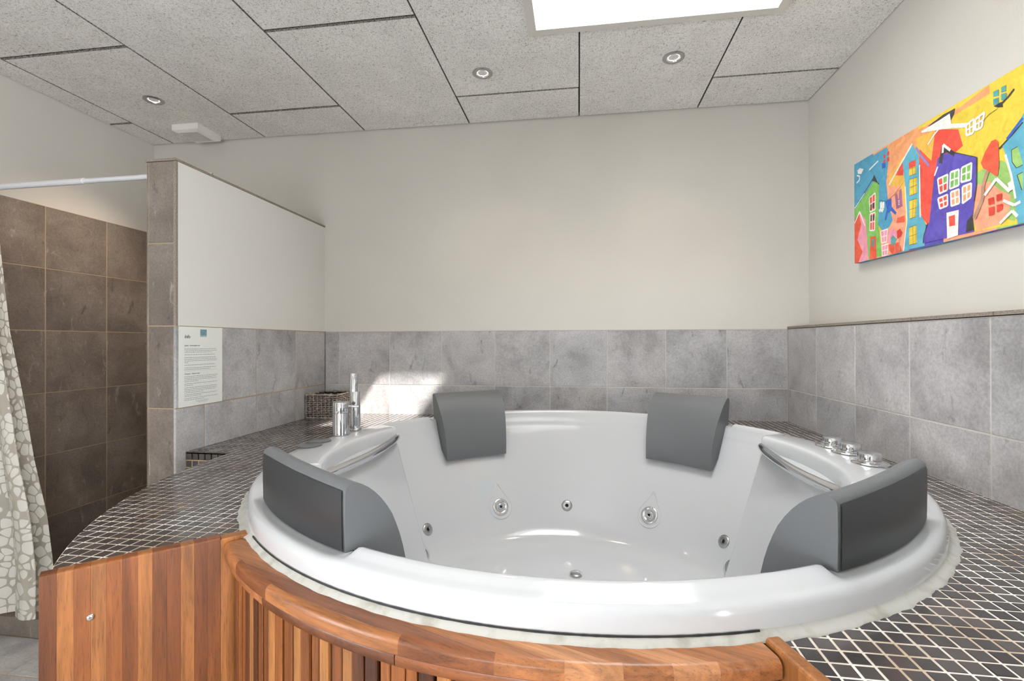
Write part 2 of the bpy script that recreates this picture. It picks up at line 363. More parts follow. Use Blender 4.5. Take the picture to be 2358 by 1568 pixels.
# front wall behind the camera, with an unseen window added for its light
b = G(); b.box(XL, YF-.12, FZ, WX0, YF, CZ); b.box(WX1, YF-.12, FZ, XR, YF, CZ); b.box(WX0, YF-.12, FZ, WX1, YF, WZ0); b.box(WX0, YF-.12, WZ1, WX1, YF, CZ)
struct(b.mk('wall_front', PLASTER))
w2 = struct(place('window_2', None, ((WX0+WX1)/2, YF, WZ0+ZO)), 'unseen window added for light in the wall behind the viewer')
b = G()
for x in (WX0, (WX0+WX1)/2-.025, WX1-.05): b.box(x, YF-.08, WZ0, x+.05, YF-.03, WZ1)
b.box(WX0, YF-.08, WZ0, WX1, YF-.03, WZ0+.05); b.box(WX0, YF-.08, WZ1-.05, WX1, YF-.03, WZ1); b.mk('window_frame', TRIM, w2)
b = G(); b.box(WX0+.04, YF-.057, WZ0+.04, WX1-.04, YF-.053, WZ1-.04); b.mk('pane', GLASS, w2)
w5 = struct(place('window_4', None, (XL, (LY0+LY1)/2, LZ0+ZO)), 'unseen window added for light in the left wall behind the viewer')  # added out of view to light the ceiling and the right wall
b = G()
for y in (LY0, (LY0+LY1)/2-.025, LY1-.05): b.box(XL-.08, y, LZ0, XL-.03, y+.05, LZ1)
b.box(XL-.08, LY0, LZ0, XL-.03, LY1, LZ0+.05); b.box(XL-.08, LY0, LZ1-.05, XL-.03, LY1, LZ1); b.mk('window_frame', TRIM, w5)
b = G(); b.box(XL-.057, LY0+.04, LZ0+.04, XL-.053, LY1-.04, LZ1-.04); b.mk('pane', GLASS, w5)
w4 = struct(place('window_3', None, (XR, (RY0+RY1)/2, RZ0+ZO)), 'unseen window added for light in the right wall behind the viewer')  # added out of view to send daylight up to the ceiling
b = G()
for y in (RY0, (RY0+RY1)/2-.025, RY1-.05): b.box(XR+.03, y, RZ0, XR+.08, y+.05, RZ1)
b.box(XR+.03, RY0, RZ0, XR+.08, RY1, RZ0+.05); b.box(XR+.03, RY0, RZ1-.05, XR+.08, RY1, RZ1); b.mk('window_frame', TRIM, w4)
b = G(); b.box(XR+.053, RY0+.04, RZ0+.04, XR+.057, RY1-.04, RZ1-.04); b.mk('pane', GLASS, w4)
# floor
b = G(); b.box(XL-.15, YF-.1, FZ-.15, XR+.15, 0.1, FZ-.0014)
floor = struct(b.mk('floor', GROUTB))
tiles(floor, 'floor', FZ, XL, .62, -3.0, PY-.002, -.657, -1.215, TILE)
tiles(floor, 'floor', FZ, XL, -.30, PY+.12, -.002, -.657, -1.215+.303*2, TILE_WARM)
b = G(); b.box(XL, YF, FZ-.004, XR, -3.0, FZ-.001); b.box(.62, -3.0, FZ-.004, XR, -2.2, FZ-.001); b.mk('floor_screed', TILE, floor)
# shower kerb
b = G(); b.box(XL, PY+.0014, FZ, -.301, PY+.1065, -.8134); kerb = struct(b.mk('trim_1', GROUTB), 'low tiled kerb at the shower entrance')
tiles(kerb, '-y', PY, XL+.01, -.301, FZ, -.815, -.657-.1, -.815-.303, TILE_WARM)
tiles(kerb, 'floor', -.812, XL+.01, -.301, PY, PY+.11, -.657-.05, PY+.11-.303, TILE_WARM)

# ------------------------------------------------------------------ ceiling
def boxes_minus(x0, y0, x1, y1, hx0, hy0, hx1, hy1):
    r = []
    if hx0 >= x1 or hx1 <= x0 or hy0 >= y1 or hy1 <= y0: return [(x0, y0, x1, y1)]
    if hx0 > x0: r.append((x0, y0, hx0, y1))
    if hx1 < x1: r.append((hx1, y0, x1, y1))
    a, c = max(x0, hx0), min(x1, hx1)
    if hy0 > y0: r.append((a, y0, c, hy0))
    if hy1 < y1: r.append((a, hy1, c, y1))
    return r
HOLES = [(SKX0-.02, SKY0-.02, SKX1+.02, SKY1+.02)]
b = G()
for r in boxes_minus(XL-.15, YF-.12, XR+.15, .2, *HOLES[0]):
    b.box(r[0], r[1], CZ+.022, r[2], r[3], CZ+.10)
ceiling = struct(b.mk('ceiling', GAP))
cols = [XL, -1.157, -.5495, .068, .6805, 1.2815, 1.8875, XR]
phase = [-.282, -.88, -.295, -.885, -.298, -.88, -.295]
for i in range(7):
    ys = [0.0]; y = phase[i]
    while y > YF: ys.append(y); y -= 1.203
    ys.append(YF)
    for k in range(len(ys)-1):
        gx, gy = .0022, .0035
        rs = [(cols[i]+gx, ys[k+1]+gy, cols[i+1]-gx, ys[k]-gy)]
        for h in HOLES: rs = [q for r in rs for q in boxes_minus(*r, *h)]
        if not rs: continue
        b = G()
        if len(rs) == 1:
            x0, y0, x1, y1 = rs[0]; e = .0018; ey = .0055
            b.add([(x0, y0, CZ+.022), (x1, y0, CZ+.022), (x1, y1, CZ+.022), (x0, y1, CZ+.022), (x0, y0, CZ+.0035), (x1, y0, CZ+.0035), (x1, y1, CZ+.0035), (x0, y1, CZ+.0035),
                   (x0+e, y0+ey, CZ), (x1-e, y0+ey, CZ), (x1-e, y1-ey, CZ), (x0+e, y1-ey, CZ)],
                  [(0, 1, 2, 3), (0, 4, 5, 1), (1, 5, 6, 2), (2, 6, 7, 3), (3, 7, 4, 0), (4, 8, 9, 5), (5, 9, 10, 6), (6, 10, 11, 7), (7, 11, 8, 4), (8, 11, 10, 9)])
        else:
            for q in rs: b.box(q[0], q[1], CZ, q[2], q[3], CZ+.022)
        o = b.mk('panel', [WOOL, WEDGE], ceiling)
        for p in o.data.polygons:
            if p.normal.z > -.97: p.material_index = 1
# skylight
def skylight(n, x0, y0, x1, y1, h, label, fr=.033):
    s = struct(place('window_%d' % n, None, ((x0+x1)/2, (y0+y1)/2, CZ+ZO)), label)
    b = G(); z0, z1 = CZ-.012, CZ+.004
    o = fr
    def quadframe(x0, y0, x1, y1, o, za, zb):
        b.box(x0-o, y0-o, za, x0, y1+o, zb); b.box(x1, y0-o, za, x1+o, y1+o, zb); b.box(x0, y0-o, za, x1, y0, zb); b.box(x0, y1, za, x1, y1+o, zb)
    quadframe(x0, y0, x1, y1, o, z0, z1); b.mk('frame', TRIM, s)
    b = G(); quadframe(x0, y0, x1, y1, .018, z1, CZ+h); b.mk('shaft', PLW, s)
    b = G(); b.box(x0, y0, CZ+h-.04, x1, y1, CZ+h-.034); b.mk('pane', GLASS, s)
    return s
skylight(1, SKX0, SKY0, SKX1, SKY1, SKH, 'white framed skylight in the wood wool ceiling')

# ------------------------------------------------------------------ downlights
LABS = ['recessed spotlight in the ceiling over the shower, left of the other two', 'recessed spotlight between the shower lamp and the skylight', 'recessed spotlight just below the skylight frame, nearest the colourful painting']
for (x, y, e), lb in zip([(-.818, -.484, 30), (.851, -.481, 5), (1.68, -.480, 5)], LABS):
    t = thing('ceiling_spotlight', lb, 'lamp', (x, y, CZ-.004), 'recessed ceiling spotlights')
    b = G(); b.lathe([(.046, 0), (.0455, -.003), (.042, -.005), (.031, -.0055), (.029, -.003), (.028, .004)], 40, (x, y, CZ), cap0=False, cap1=False)
    b.mk('ring', CHB, t, smooth=True, sharp=40)
    b = G(); b.lathe([(.0285, -.001), (.027, .002), (.018, .006)], 32, (x, y, CZ), cap0=False, cap1=False); b.mk('reflector', CHR, t, smooth=True)
    b = G(); b.lathe([(.0235, .0), (.020, .0035), (.012, .005), (.001, .0055)], 32, (x, y, CZ-.001), cap0=False); b.mk('bulb', LAMP, t, smooth=True)
    l = bpy.data.lights.new('spot_bulb', 'SPOT'); l.energy = e; l.spot_size = RD(110); l.spot_blend = .8; l.shadow_soft_size = .02
    l.color = (1, .78, .55)
    lo = bpy.data.objects.new('spot_bulb', l); COL.objects.link(lo); lo.parent = t; lo.location = (0, 0, -.012)
# exhaust vent
t = thing('ceiling_vent', 'white square slatted air vent on the ceiling by the left back corner', 'vent', (-.87, -.13, CZ-.03))
x0, x1, y0, y1 = -.957, -.797, -.232, -.06
b = G(); n = 4
for (a, c, z) in [(0, 0, CZ), (0, 0, CZ-.026), (.012, .012, CZ-.036)]:
    pass
def ring(a, z): return [(x0+a, y0+a, z), (x1-a, y0+a, z), (x1-a, y1-a, z), (x0+a, y1-a, z)]
V = ring(0, CZ)+ring(0, CZ-.030)+ring(.004, CZ-.033)+ring(.018, CZ-.040)+ring(.024, CZ-.040)+ring(.024, CZ-.012)
Fc = []
for k in range(5):
    for i in range(4):
        j = (i+1) % 4; Fc.append((k*4+i, k*4+j, k*4+4+j, k*4+4+i))
Fc.append((20, 21, 22, 23)); b.add(V, Fc); b.mk('housing', PLW, t)
for k in range(10):
    yy = y0+.030+k*.0115; b = G()
    b.add([(x0+.02, yy, CZ-.040), (x1-.02, yy, CZ-.040), (x1-.02, yy+.006, CZ-.030), (x0+.02, yy+.006, CZ-.030), (x0+.02, yy+.002, CZ-.041), (x1-.02, yy+.002, CZ-.041), (x1-.02, yy+.008, CZ-.031), (x0+.02, yy+.008, CZ-.031)],
          [(0, 1, 2, 3), (7, 6, 5, 4), (0, 4, 5, 1), (1, 5, 6, 2), (2, 6, 7, 3), (3, 7, 4, 0)])
    b.mk('slat', PLW, t)

# ------------------------------------------------------------------ mosaic counter
TC = Vector((1.24, -1.005)); ZC = -.165
AL, AR = RD(-134.2), RD(-72.3)     # the wooden front lies between these two radial lines
def pc(r, a, z=None):
    p = (TC.x+r*cos(a), TC.y+r*sin(a)); return p if z is None else (p[0], p[1], z)
counter = thing('mosaic_counter', 'built-in counter of small dark brown mosaic tiles around the white tub', 'counter', (1.24, -.05, ZC-.03))
out = [(-.1795, 0), (-.1795, -.987)]
a = RD(180.0); y_ = 0
arc_top = math.acos(max(-1, (0.0)))
ang0 = pi-math.asin((-.987-TC.y)/1.235)
s = -AL; aL = 2*pi+AL
n = 30
AC = aL-.031; ARC = AR+.020
for i in range(n+1): out.append(pc(1.235, ang0+(AC-ang0)*i/n))
for i in range(81): out.append(pc(.90, AC-(AC-ARC)*i/80))
RE = (-2.28-TC.y)/sin(ARC)
out += [pc(RE, ARC), (2.3236, -2.28), (2.3236, 0)]
tri = tessellate_polygon([[Vector((p[0], p[1], 0)) for p in out]])
N = len(out); V = [(p[0], p[1], ZC-.0009) for p in out]+[(p[0], p[1], ZC-.03) for p in out]
def up(t):
    A, B, C = [Vector(out[i]) for i in t]; return t if (B-A).cross(C-A) > 0 else (t[0], t[2], t[1])
Fc = [up(t) for t in tri]+[tuple(N+i for i in reversed(up(t))) for t in tri]+[(i, N+i, N+(i+1) % N, (i+1) % N) for i in range(N)]
mk('grout_bed', V, Fc, MGROUT, counter)
# curved and straight fronts under the counter
b = G(); V = []; nn = 40
for i in range(nn+1):
    a = ang0+(AC-ang0)*i/nn; V += [pc(1.232, a, ZC-.004), pc(1.232, a, FZ), pc(1.21, a, ZC-.004), pc(1.21, a, FZ)]
Fc = []
for i in range(nn):
    k = i*4; Fc += [(k, k+4, k+5, k+1), (k+2, k+3, k+7, k+6)]
b.add(V, Fc); b.mk('curved_front', MGROUT, counter)
b = G(); b.box(-.1795, -.987, FZ, .01, -.96, ZC-.0012); b.mk('niche_front', GROUTB, counter)
PM = .0268; TS = .0235
cand = []
nl = (-sin(AL), cos(AL)); nr = (-sin(AR), cos(AR))
x0g, y0g = -.153, -.9905
for i in range(-2, 100):
    for j in range(-50, 40):
        cx, cy = x0g+PM*(i+.5), y0g+PM*(j+.5)
        h = TS/2; q = [(cx-h, cy-h), (cx+h, cy-h), (cx+h, cy+h), (cx-h, cy+h)]
        if cx < -.19 or cx > 2.335 or cy > .01 or cy < -2.29: continue
        if all((Vector(p)-TC).length < .915 for p in q): continue
        q0 = q
        for nrm, d in (((-1, 0), .178), ((1, 0), 2.322), ((0, 1), -.001), ((0, -1), 2.279)): q = clip(q, nrm, d)
        if cy < -.99+.02 and cx < .3:
            a1 = clip(q, (0, -1), .9895)
            d = Vector((cx, cy))-TC; u = d.normalized()
            a2 = clip(clip(q, (0, 1), -.9915), (u.x, u.y), 1.234+u.dot(TC))
            q = a1 if area(a1) > area(a2) else a2
            if cx > .02: q = clip(q0, (u.x, u.y), 1.234+u.dot(TC))
            if cx < -.0 and cy < -.99-.014: continue
        if cy < -.99-.014 and .02 <= cx < TC.x and (Vector((cx, cy))-TC).length > 1.15:
            u = (Vector((cx, cy))-TC).normalized(); q = clip(q, (u.x, u.y), 1.234+u.dot(TC))
        if cy < -1.2:
            if cx < TC.x:      # keep the side to the north-west of the left panel line
                d0 = nl[0]*TC.x+nl[1]*TC.y; ref = nl[0]*.3+nl[1]*-1.5-d0
                s_ = 1 if ref < 0 else -1
                q = clip(q, (s_*nl[0], s_*nl[1]), s_*d0-.031)
            else:
                d0 = nr[0]*TC.x+nr[1]*TC.y; ref = nr[0]*2.2+nr[1]*-1.9-d0
                s_ = 1 if ref < 0 else -1
                q = clip(q, (s_*nr[0], s_*nr[1]), s_*d0-.026)
        if area(q) < 2e-5: continue
        full = q == q0 or abs(area(q)-TS*TS) < 1e-7
        pp = [proj((p[0], p[1], ZC)) for p in q]; pa = 0
        if all(pp) and all(-20 < p[0] < 2378 and 0 < p[1] < 1588 for p in pp):
            pa = area(pp)
            if (Vector((cx, cy))-TC).length < .95: pa *= .2
        cand.append((pa, q, full, cx, cy))
cand.sort(key=lambda c: -c[0])
bt = G(); bt.prism([(-TS/2, -TS/2), (TS/2, -TS/2), (TS/2, TS/2), (-TS/2, TS/2)], -.0035, 0, .0011)
full_me = mesh('mosaic_tile', bt.V, bt.F); full_me.materials.append(MOS)
rest = G(); rv = []
NI = 262
for k, (pa, q, full, cx, cy) in enumerate(cand):
    dz = random.uniform(-.0003, .0003)
    if k < NI:
        if full:
            place('mosaic_tile', full_me, (cx, cy, ZC+ZO+dz), counter, (random.uniform(-.008, .008), random.uniform(-.008, .008), random.uniform(-.01, .01)))
        else:
            b = G(); b.prism(q, ZC-.0035, ZC+dz, .0008); b.mk('mosaic_tile', MOS, counter)
    else:
        n0 = len(rest.F); rest.prism(q, ZC-.0035, ZC+dz, .0009 if full else .0006); r_ = random.random(); rv += [r_]*(len(rest.F)-n0)
rest_o = rest.mk('mosaic_tiles', MOSA, counter, kind='stuff')
at = rest_o.data.attributes.new('rnd', 'FLOAT', 'FACE'); at.data.foreach_set('value', rv)
# niche face: small upright tiles
bt = G(); h = TS/2
V = [(-h, .005, -h), (h, .005, -h), (h, .005, h), (-h, .005, h), (-h, .001, -h), (h, .001, -h), (h, .001, h), (-h, .001, h), (-h+.001, 0, -h+.001), (h-.001, 0, -h+.001), (h-.001, 0, h-.001), (-h+.001, 0, h-.001)]
nm = mesh('mosaic_tile', V, [(0, 1, 5, 4), (1, 2, 6, 5), (2, 3, 7, 6), (3, 0, 4, 7), (4, 5, 9, 8), (5, 6, 10, 9), (6, 7, 11, 10), (7, 4, 8, 11), (8, 9, 10, 11)]); nm.materials.append(MOS)
for i in range(7):
    for j in range(5):
        place('mosaic_tile', nm, (x0g+PM*(i-.5)-.0005, -.9882, ZC-.006-PM*(j+.5)+ZO), counter)

# ------------------------------------------------------------------ wooden front
skirt = thing('wooden_front', 'curved hardwood front of upright slats with a rounded top edge below the tub', 'panelling', pc(.95, RD(-103), FZ))
A0, A1 = AL+.004, AR-.004
SD = RD(-21)
du = Vector((cos(SD), sin(SD))); dn = Vector((-du.y, du.x))
def annulus_piece(r0, r1, a0, a1, step=RD(1.0)):
    n = max(2, int((a1-a0)/step)); return [pc(r1, a0+(a1-a0)*i/n) for i in range(n+1)], [pc(r0, a0+(a1-a0)*i/n) for i in range(n+1)]
# coping made of glued staves: cells bounded by parallel lines, built on a polar grid so that the ring keeps its rounded edge
def coping(r0, r1, z0, z1, rb, name, stave, mat):
    off = .013; NA = 300; NR = 5
    ths = [A0+(A1-A0)*i/NA for i in range(NA+1)]
    prof = [(r0, z0), (r0, z1)]+[(r0+(r1-rb-r0)*k/NR, z1) for k in range(1, NR+1)]+[(r1-rb+rb*sin(a), z1-rb+rb*cos(a)) for a in (RD(20), RD(45), RD(70), RD(90))]+[(r1, z0+.003), (r1-.003, z0), (r0, z0)]
    def pv(p): return (Vector(p[:2]).dot(dn)+off)/stave
    cells = {}
    for i in range(NA):
        for k in range(len(prof)-1):
            q = [pc(*((prof[kk][0], ths[ii], prof[kk][1]))) for ii, kk in ((i, k), (i, k+1), (i+1, k+1), (i+1, k))]
            if 1 <= k <= NR:
                lo, hi = math.floor(min(map(pv, q))), math.floor(max(map(pv, q)))
                for s_ in range(lo, hi+1):
                    c = clip([p[:2] for p in q], (dn.x, dn.y), (s_+1)*stave-off) if s_ < hi else [p[:2] for p in q]
                    if s_ > lo: c = clip(c, (-dn.x, -dn.y), -(s_*stave-off))
                    if area(c) > 1e-9: cells.setdefault(s_, {})[(i, k)] = [(x, y, z1) for x, y in c]
            else:
                am = (ths[i]+ths[i+1])/2; s_ = math.floor(pv(pc(r1-.004 if k else r0, am)))
                if k == len(prof)-2: s_ = math.floor(pv(pc(r1-.004, am)))
                cells.setdefault(s_, {})[(i, k)] = q
    comps = []
    for s_, cl in cells.items():
        left = set(cl)
        while left:
            st = [left.pop()]; cc = []
            while st:
                q = st.pop(); cc.append(q)
                for dq in ((1, 0), (-1, 0), (0, 1), (0, -1), (1, 1), (-1, -1), (1, -1), (-1, 1)):
                    w_ = (q[0]+dq[0], q[1]+dq[1])
                    if w_ in left: left.remove(w_); st.append(w_)
            comps.append([cl[q] for q in cc])
    for polys in comps:
        idx = {}; V = []; Fc = []
        for poly in polys:
            f = []
            for p in poly:
                key = (round(p[0], 5), round(p[1], 5), round(p[2], 5))
                if key not in idx: idx[key] = len(V); V.append(p)
                if idx[key] not in f: f.append(idx[key])
            if len(f) > 2: Fc.append(tuple(f))
        if len(Fc) < 4: continue
        c = Vector((sum(v[0] for v in V)/len(V), sum(v[1] for v in V)/len(V), z1))
        me = mesh(name, [Matrix.Rotation(-SD, 3, 'Z') @ (Vector(v)-c) for v in V], Fc, True); me.set_sharp_from_angle(angle=RD(35)); me.materials.append(mat)
        place(name, me, c+Vector((0, 0, ZO)), skirt, (0, 0, SD))
coping(.915, .974, ZC-.026, ZC+.000, .010, 'coping_stave', .030, WOODX)
# lower band in curved lengths
for (a, c) in ((A0, RD(-121)), (RD(-120.9), RD(-103)), (RD(-102.9), RD(-88)), (RD(-87.9), A1)):
    b = G(); n = 24; V = []; Fc = []; prof = [(.94, ZC-.026), (.967, ZC-.026), (.969, ZC-.030), (.969, ZC-.041), (.966, ZC-.045), (.94, ZC-.045)]
    for i in range(n+1):
        th = a+(c-a)*i/n; V += [pc(r, th, z) for r, z in prof]
    for i in range(n):
        for k in range(len(prof)):
            k2 = (k+1) % len(prof); Fc.append((i*6+k, i*6+k2, (i+1)*6+k2, (i+1)*6+k))
    Fc += [tuple(range(5, -1, -1)), tuple(n*6+k for k in range(6))]
    b.add(V, Fc); b.mk('lower_band', WOODX, skirt, smooth=True, sharp=40)
V = []; Fc = []; n = 60
for i in range(n+1):
    th = A0+(A1-A0)*i/n; V += [pc(.932, th, ZC-.02), pc(.932, th, FZ)]
for i in range(n): Fc.append((i*2, i*2+2, i*2+3, i*2+1))
mk('backing', V, Fc, GAP, skirt)
a = A0+.004
while a < A1-.02:
    wd = random.choice([.017, .019, .021, .022, .023])/.955; g_ = random.choice([.0015, .002, .003, .005, .006])/.955
    r1 = .956+random.uniform(-.002, .003); r0 = .940
    b = G(); q = [pc(r0, a), pc(r1-.0015, a), pc(r1, a+.0018), pc(r1, a+wd-.0018), pc(r1-.0015, a+wd), pc(r0, a+wd)]
    b.prism(q, FZ+.01, ZC-.0455); b.mk('slat', WOOD, skirt); a += wd+g_
# end boards
def radial_board(name, label, ang, r0, r1, side, th, ztop, staves, parent=None):
    u = Vector((cos(ang), sin(ang))); nrm = Vector((-u.y, u.x))*side
    t = thing(name, label, 'panelling', (*(TC+u*(r0+r1)/2), FZ))
    e = .004; n = staves; L = (r1-r0)/n
    for k in range(n):
        ra, rb_ = r0+L*k+.00012, r0+L*(k+1)-.00012
        def pt(r, d, z): p = TC+u*r+nrm*d; return (p.x, p.y, z)
        ee = e if k == n-1 else 0; es = e if k == 0 else 0
        V = [];
        sec = [(0, -(FZ+.005-ztop) and 0, FZ+.005)]
        sec = [(0, FZ+.005), (0, ztop-e), (e*.3, ztop-e*.3), (e, ztop), (th-e, ztop), (th-e*.3, ztop-e*.3), (th, ztop-e), (th, FZ+.005)]
        m_ = len(sec); V = [pt(ra, d, z) for d, z in sec]+[pt(rb_-(ee if (d < .001 or d > th-.001) and 0 else 0), d, z) for d, z in sec]
        Fc = [(i, (i+1) % m_, m_+(i+1) % m_, m_+i) for i in range(m_)]+[tuple(range(m_-1, -1, -1)), tuple(range(m_, 2*m_))]
        if side > 0: Fc = [tuple(reversed(f)) for f in Fc]
        mk('stave', V, Fc, WOODB, t)
    return t, u, nrm
lp, u, nrm = radial_board('end_board', 'tall upright hardwood board closing the left end of the mosaic counter', AL, .980, 1.243, -1, .028, -.154, 12)
scp = Vector((.397, -1.829, -.245))
b = G(); ax = (-nrm.x, -nrm.y, 0); b.lathe([(.0062, 0), (.006, .0016), (.0045, .003), (.002, .0034)], 20, (TC.x+u.x*1.177, TC.y+u.y*1.177, -.245), ax, cap0=False)
b.lathe([(.0022, .0036), (.002, .0036)], 6, (TC.x+u.x*1.177, TC.y+u.y*1.177, -.245), ax)
b.mk('screw', CHR, lp, smooth=True, sharp=40)
# piece of the same board running in behind the coping
b = G(); q = [TC+u*.930, TC+u*.9795, TC+u*.9795+nrm*.028, TC+u*.930+nrm*.028]; b.prism([(p.x, p.y) for p in q], FZ+.005, -.158, .002); b.mk('stave', WOODB, lp)
radial_board('end_board', 'narrow hardwood board at the right end of the slatted front', AR, .938, 1.42, 1, .022, -.158, 1)

# ------------------------------------------------------------------ whirlpool tub
tub = thing('whirlpool_tub', 'large round white acrylic whirlpool tub with chrome jets and rails', 'bathtub', (TC.x, TC.y, FZ+.02))
ZR = -.107
PIL = [51.5, 126, 233.2, 312.3]       # head rests
thetas = set()
for i in range(0, 720, 4): thetas.add(i/2)
for c in (0, 180):
    for s_ in (-1, 1):
        for d in (21, 21.7, 22.4, 22.8, 23.2, 23.6, 24, 24.6, 25.5): thetas.add((c+s_*d) % 360)
for p in PIL:
    for s_ in (-1, 1):
        for d in (11.4, 11.7, 12, 12.3, 12.6, 12.9, 13.2, 13.5, 13.8, 14.1, 14.4, 14.8): thetas.add((p+s_*d) % 360)
thetas = sorted(thetas)
def sst(x): x = max(0, min(1, x)); return x*x*(3-2*x)
def dd(t, c): return abs((t-c+180) % 360-180)
def deckw(t): return max(1-sst((dd(t, c)-22.3)/2.0) for c in (0, 180))
def seatw(t): return max(1-sst((dd(t, c)-(12.0 if c < 180 else 13.3))/1.3) for c in PIL)
def wallR(z): return .862-.255*((-.12-z)/.50)
def profile(t):
    D = deckw(t); S = seatw(t); dl = min(dd(t, 0), dd(t, 180))
    Rc = min(.757, .700/cos(RD(min(dl, 26))))
    P = [(.925, ZC), (.9238, -.148), (.9222, -.134), (.9200, -.1265), (.9150, -.1205), (.9085, -.1178), (.900, -.1160)]
    zt = ZR-.012*S
    P[6] = (.900, -.1160-.003*S)
    def lp(a, b): return a+(b-a)*D
    # top surface inwards
    P += [(.892, -.1135-.0055*S), (lp(.884, .87), zt-.0025*(1-S)), (lp(.877, .80), zt), (lp(.873, .772), zt-.0004), (lp(.8665, .7635), zt-.003), (lp(.8625, .7595), zt-.008), (lp(wallR(-.125), .758), -.125)]
    P += [(lp(wallR(-.14), .757), -.142), (lp(wallR(-.155), .756), lp(-.155, -.157)), (lp(wallR(-.165), (.756+Rc)/2), lp(-.165, -.162)), (lp(wallR(-.17), Rc+.004), lp(-.172, -.163)), (lp(wallR(-.18), Rc-.001), lp(-.180, -.170))]
    for k in range(1, 9):
        z = -.18-.43*k/8; deck = Rc-.002+(.600-Rc)*(k/8)**1.0
        P.append((lp(wallR(z), min(deck, wallR(z))), z))
    P += [(.585, -.632), (.56, -.650), (.525, -.659), (.47, -.662), (.3, -.664), (.1, -.665)]
    return P
V = []; n = len(thetas)
for t in thetas: V += [pc(r, RD(t), z) for r, z in profile(t)]
K = len(profile(0)); Fc = []
for i in range(n):
    j = (i+1) % n
    for k in range(K-1): Fc.append((i*K+k, j*K+k, j*K+k+1, i*K+k+1))
Fc = [tuple(reversed(f)) for f in Fc]
Fc.append(tuple(i*K+K-1 for i in range(n)))
# outer hull below the counter so the shell has a body
V2 = len(V)
for t in thetas: V += [pc(.905, RD(t), ZC-.002), pc(.66, RD(t), FZ+.03)]
for i in range(n):
    j = (i+1) % n; Fc += [(i*K, j*K, V2+j*2, V2+i*2), (V2+i*2, V2+j*2, V2+j*2+1, V2+i*2+1)]
Fc.append(tuple(V2+i*2+1 for i in range(n-1, -1, -1)))
sh = mk('shell', V, Fc, ACR, tub, smooth=True, origin=(TC.x, TC.y, FZ+.03)); sh.data.set_sharp_from_angle(angle=RD(60))
# sealant around the rim
V = []; Fc = []; n = 720
for i in range(n):
    a = 2*pi*i/n; wob = .0015*sin(a*37)+.002*sin(a*91+1)+.003*random.random()
    front = AL < (a if a < pi else a-2*pi) < AR
    ro = (.936 if front else .940)+wob*(.3 if front else .6)
    V += [pc(.924, a, ZC+.010), pc(.930, a, ZC+.006), pc(ro-.002, a, ZC+.0025), pc(ro, a, ZC-.001)]
for i in range(n):
    j = (i+1) % n
    for k in range(3): Fc.append((i*4+k, i*4+k+1, j*4+k+1, j*4+k))
mk('sealant_bead', V, Fc, SIL, tub, smooth=True)
V = []; Fc = []; n = 120
for i in range(n+1):
    a = AL+.03+(AR-AL-.03)*i/n; w_ = .0005+.0005*random.random(); V += [pc(.9262, a, ZC+.0105+w_), pc(.9275, a, ZC+.0095-w_)]
for i in range(n): Fc.append((i*2, i*2+1, i*2+3, i*2+2))
mk('seam_gap', V, Fc, HOLE, tub)
# grab rails
for c in (0, 180):
    pts = []; rad = []
    for k in range(25):
        t = -21.4+42.8*k/24; x = .702/cos(RD(t)); r = x-.013-.008*cos(RD(t)/RD(21.4)*pi/2)
        e = min(k, 24-k)
        if e < 3: r += (3-e)*.002
        pts.append(pc(r, RD(c+t), -.143-.008*cos(t/21.4*pi/2))); rad.append(.0155 if e > 0 else .013)
    b = G(); b.tube(pts, rad, 14); b.mk('grab_rail', CHR, tub, smooth=True, sharp=50)
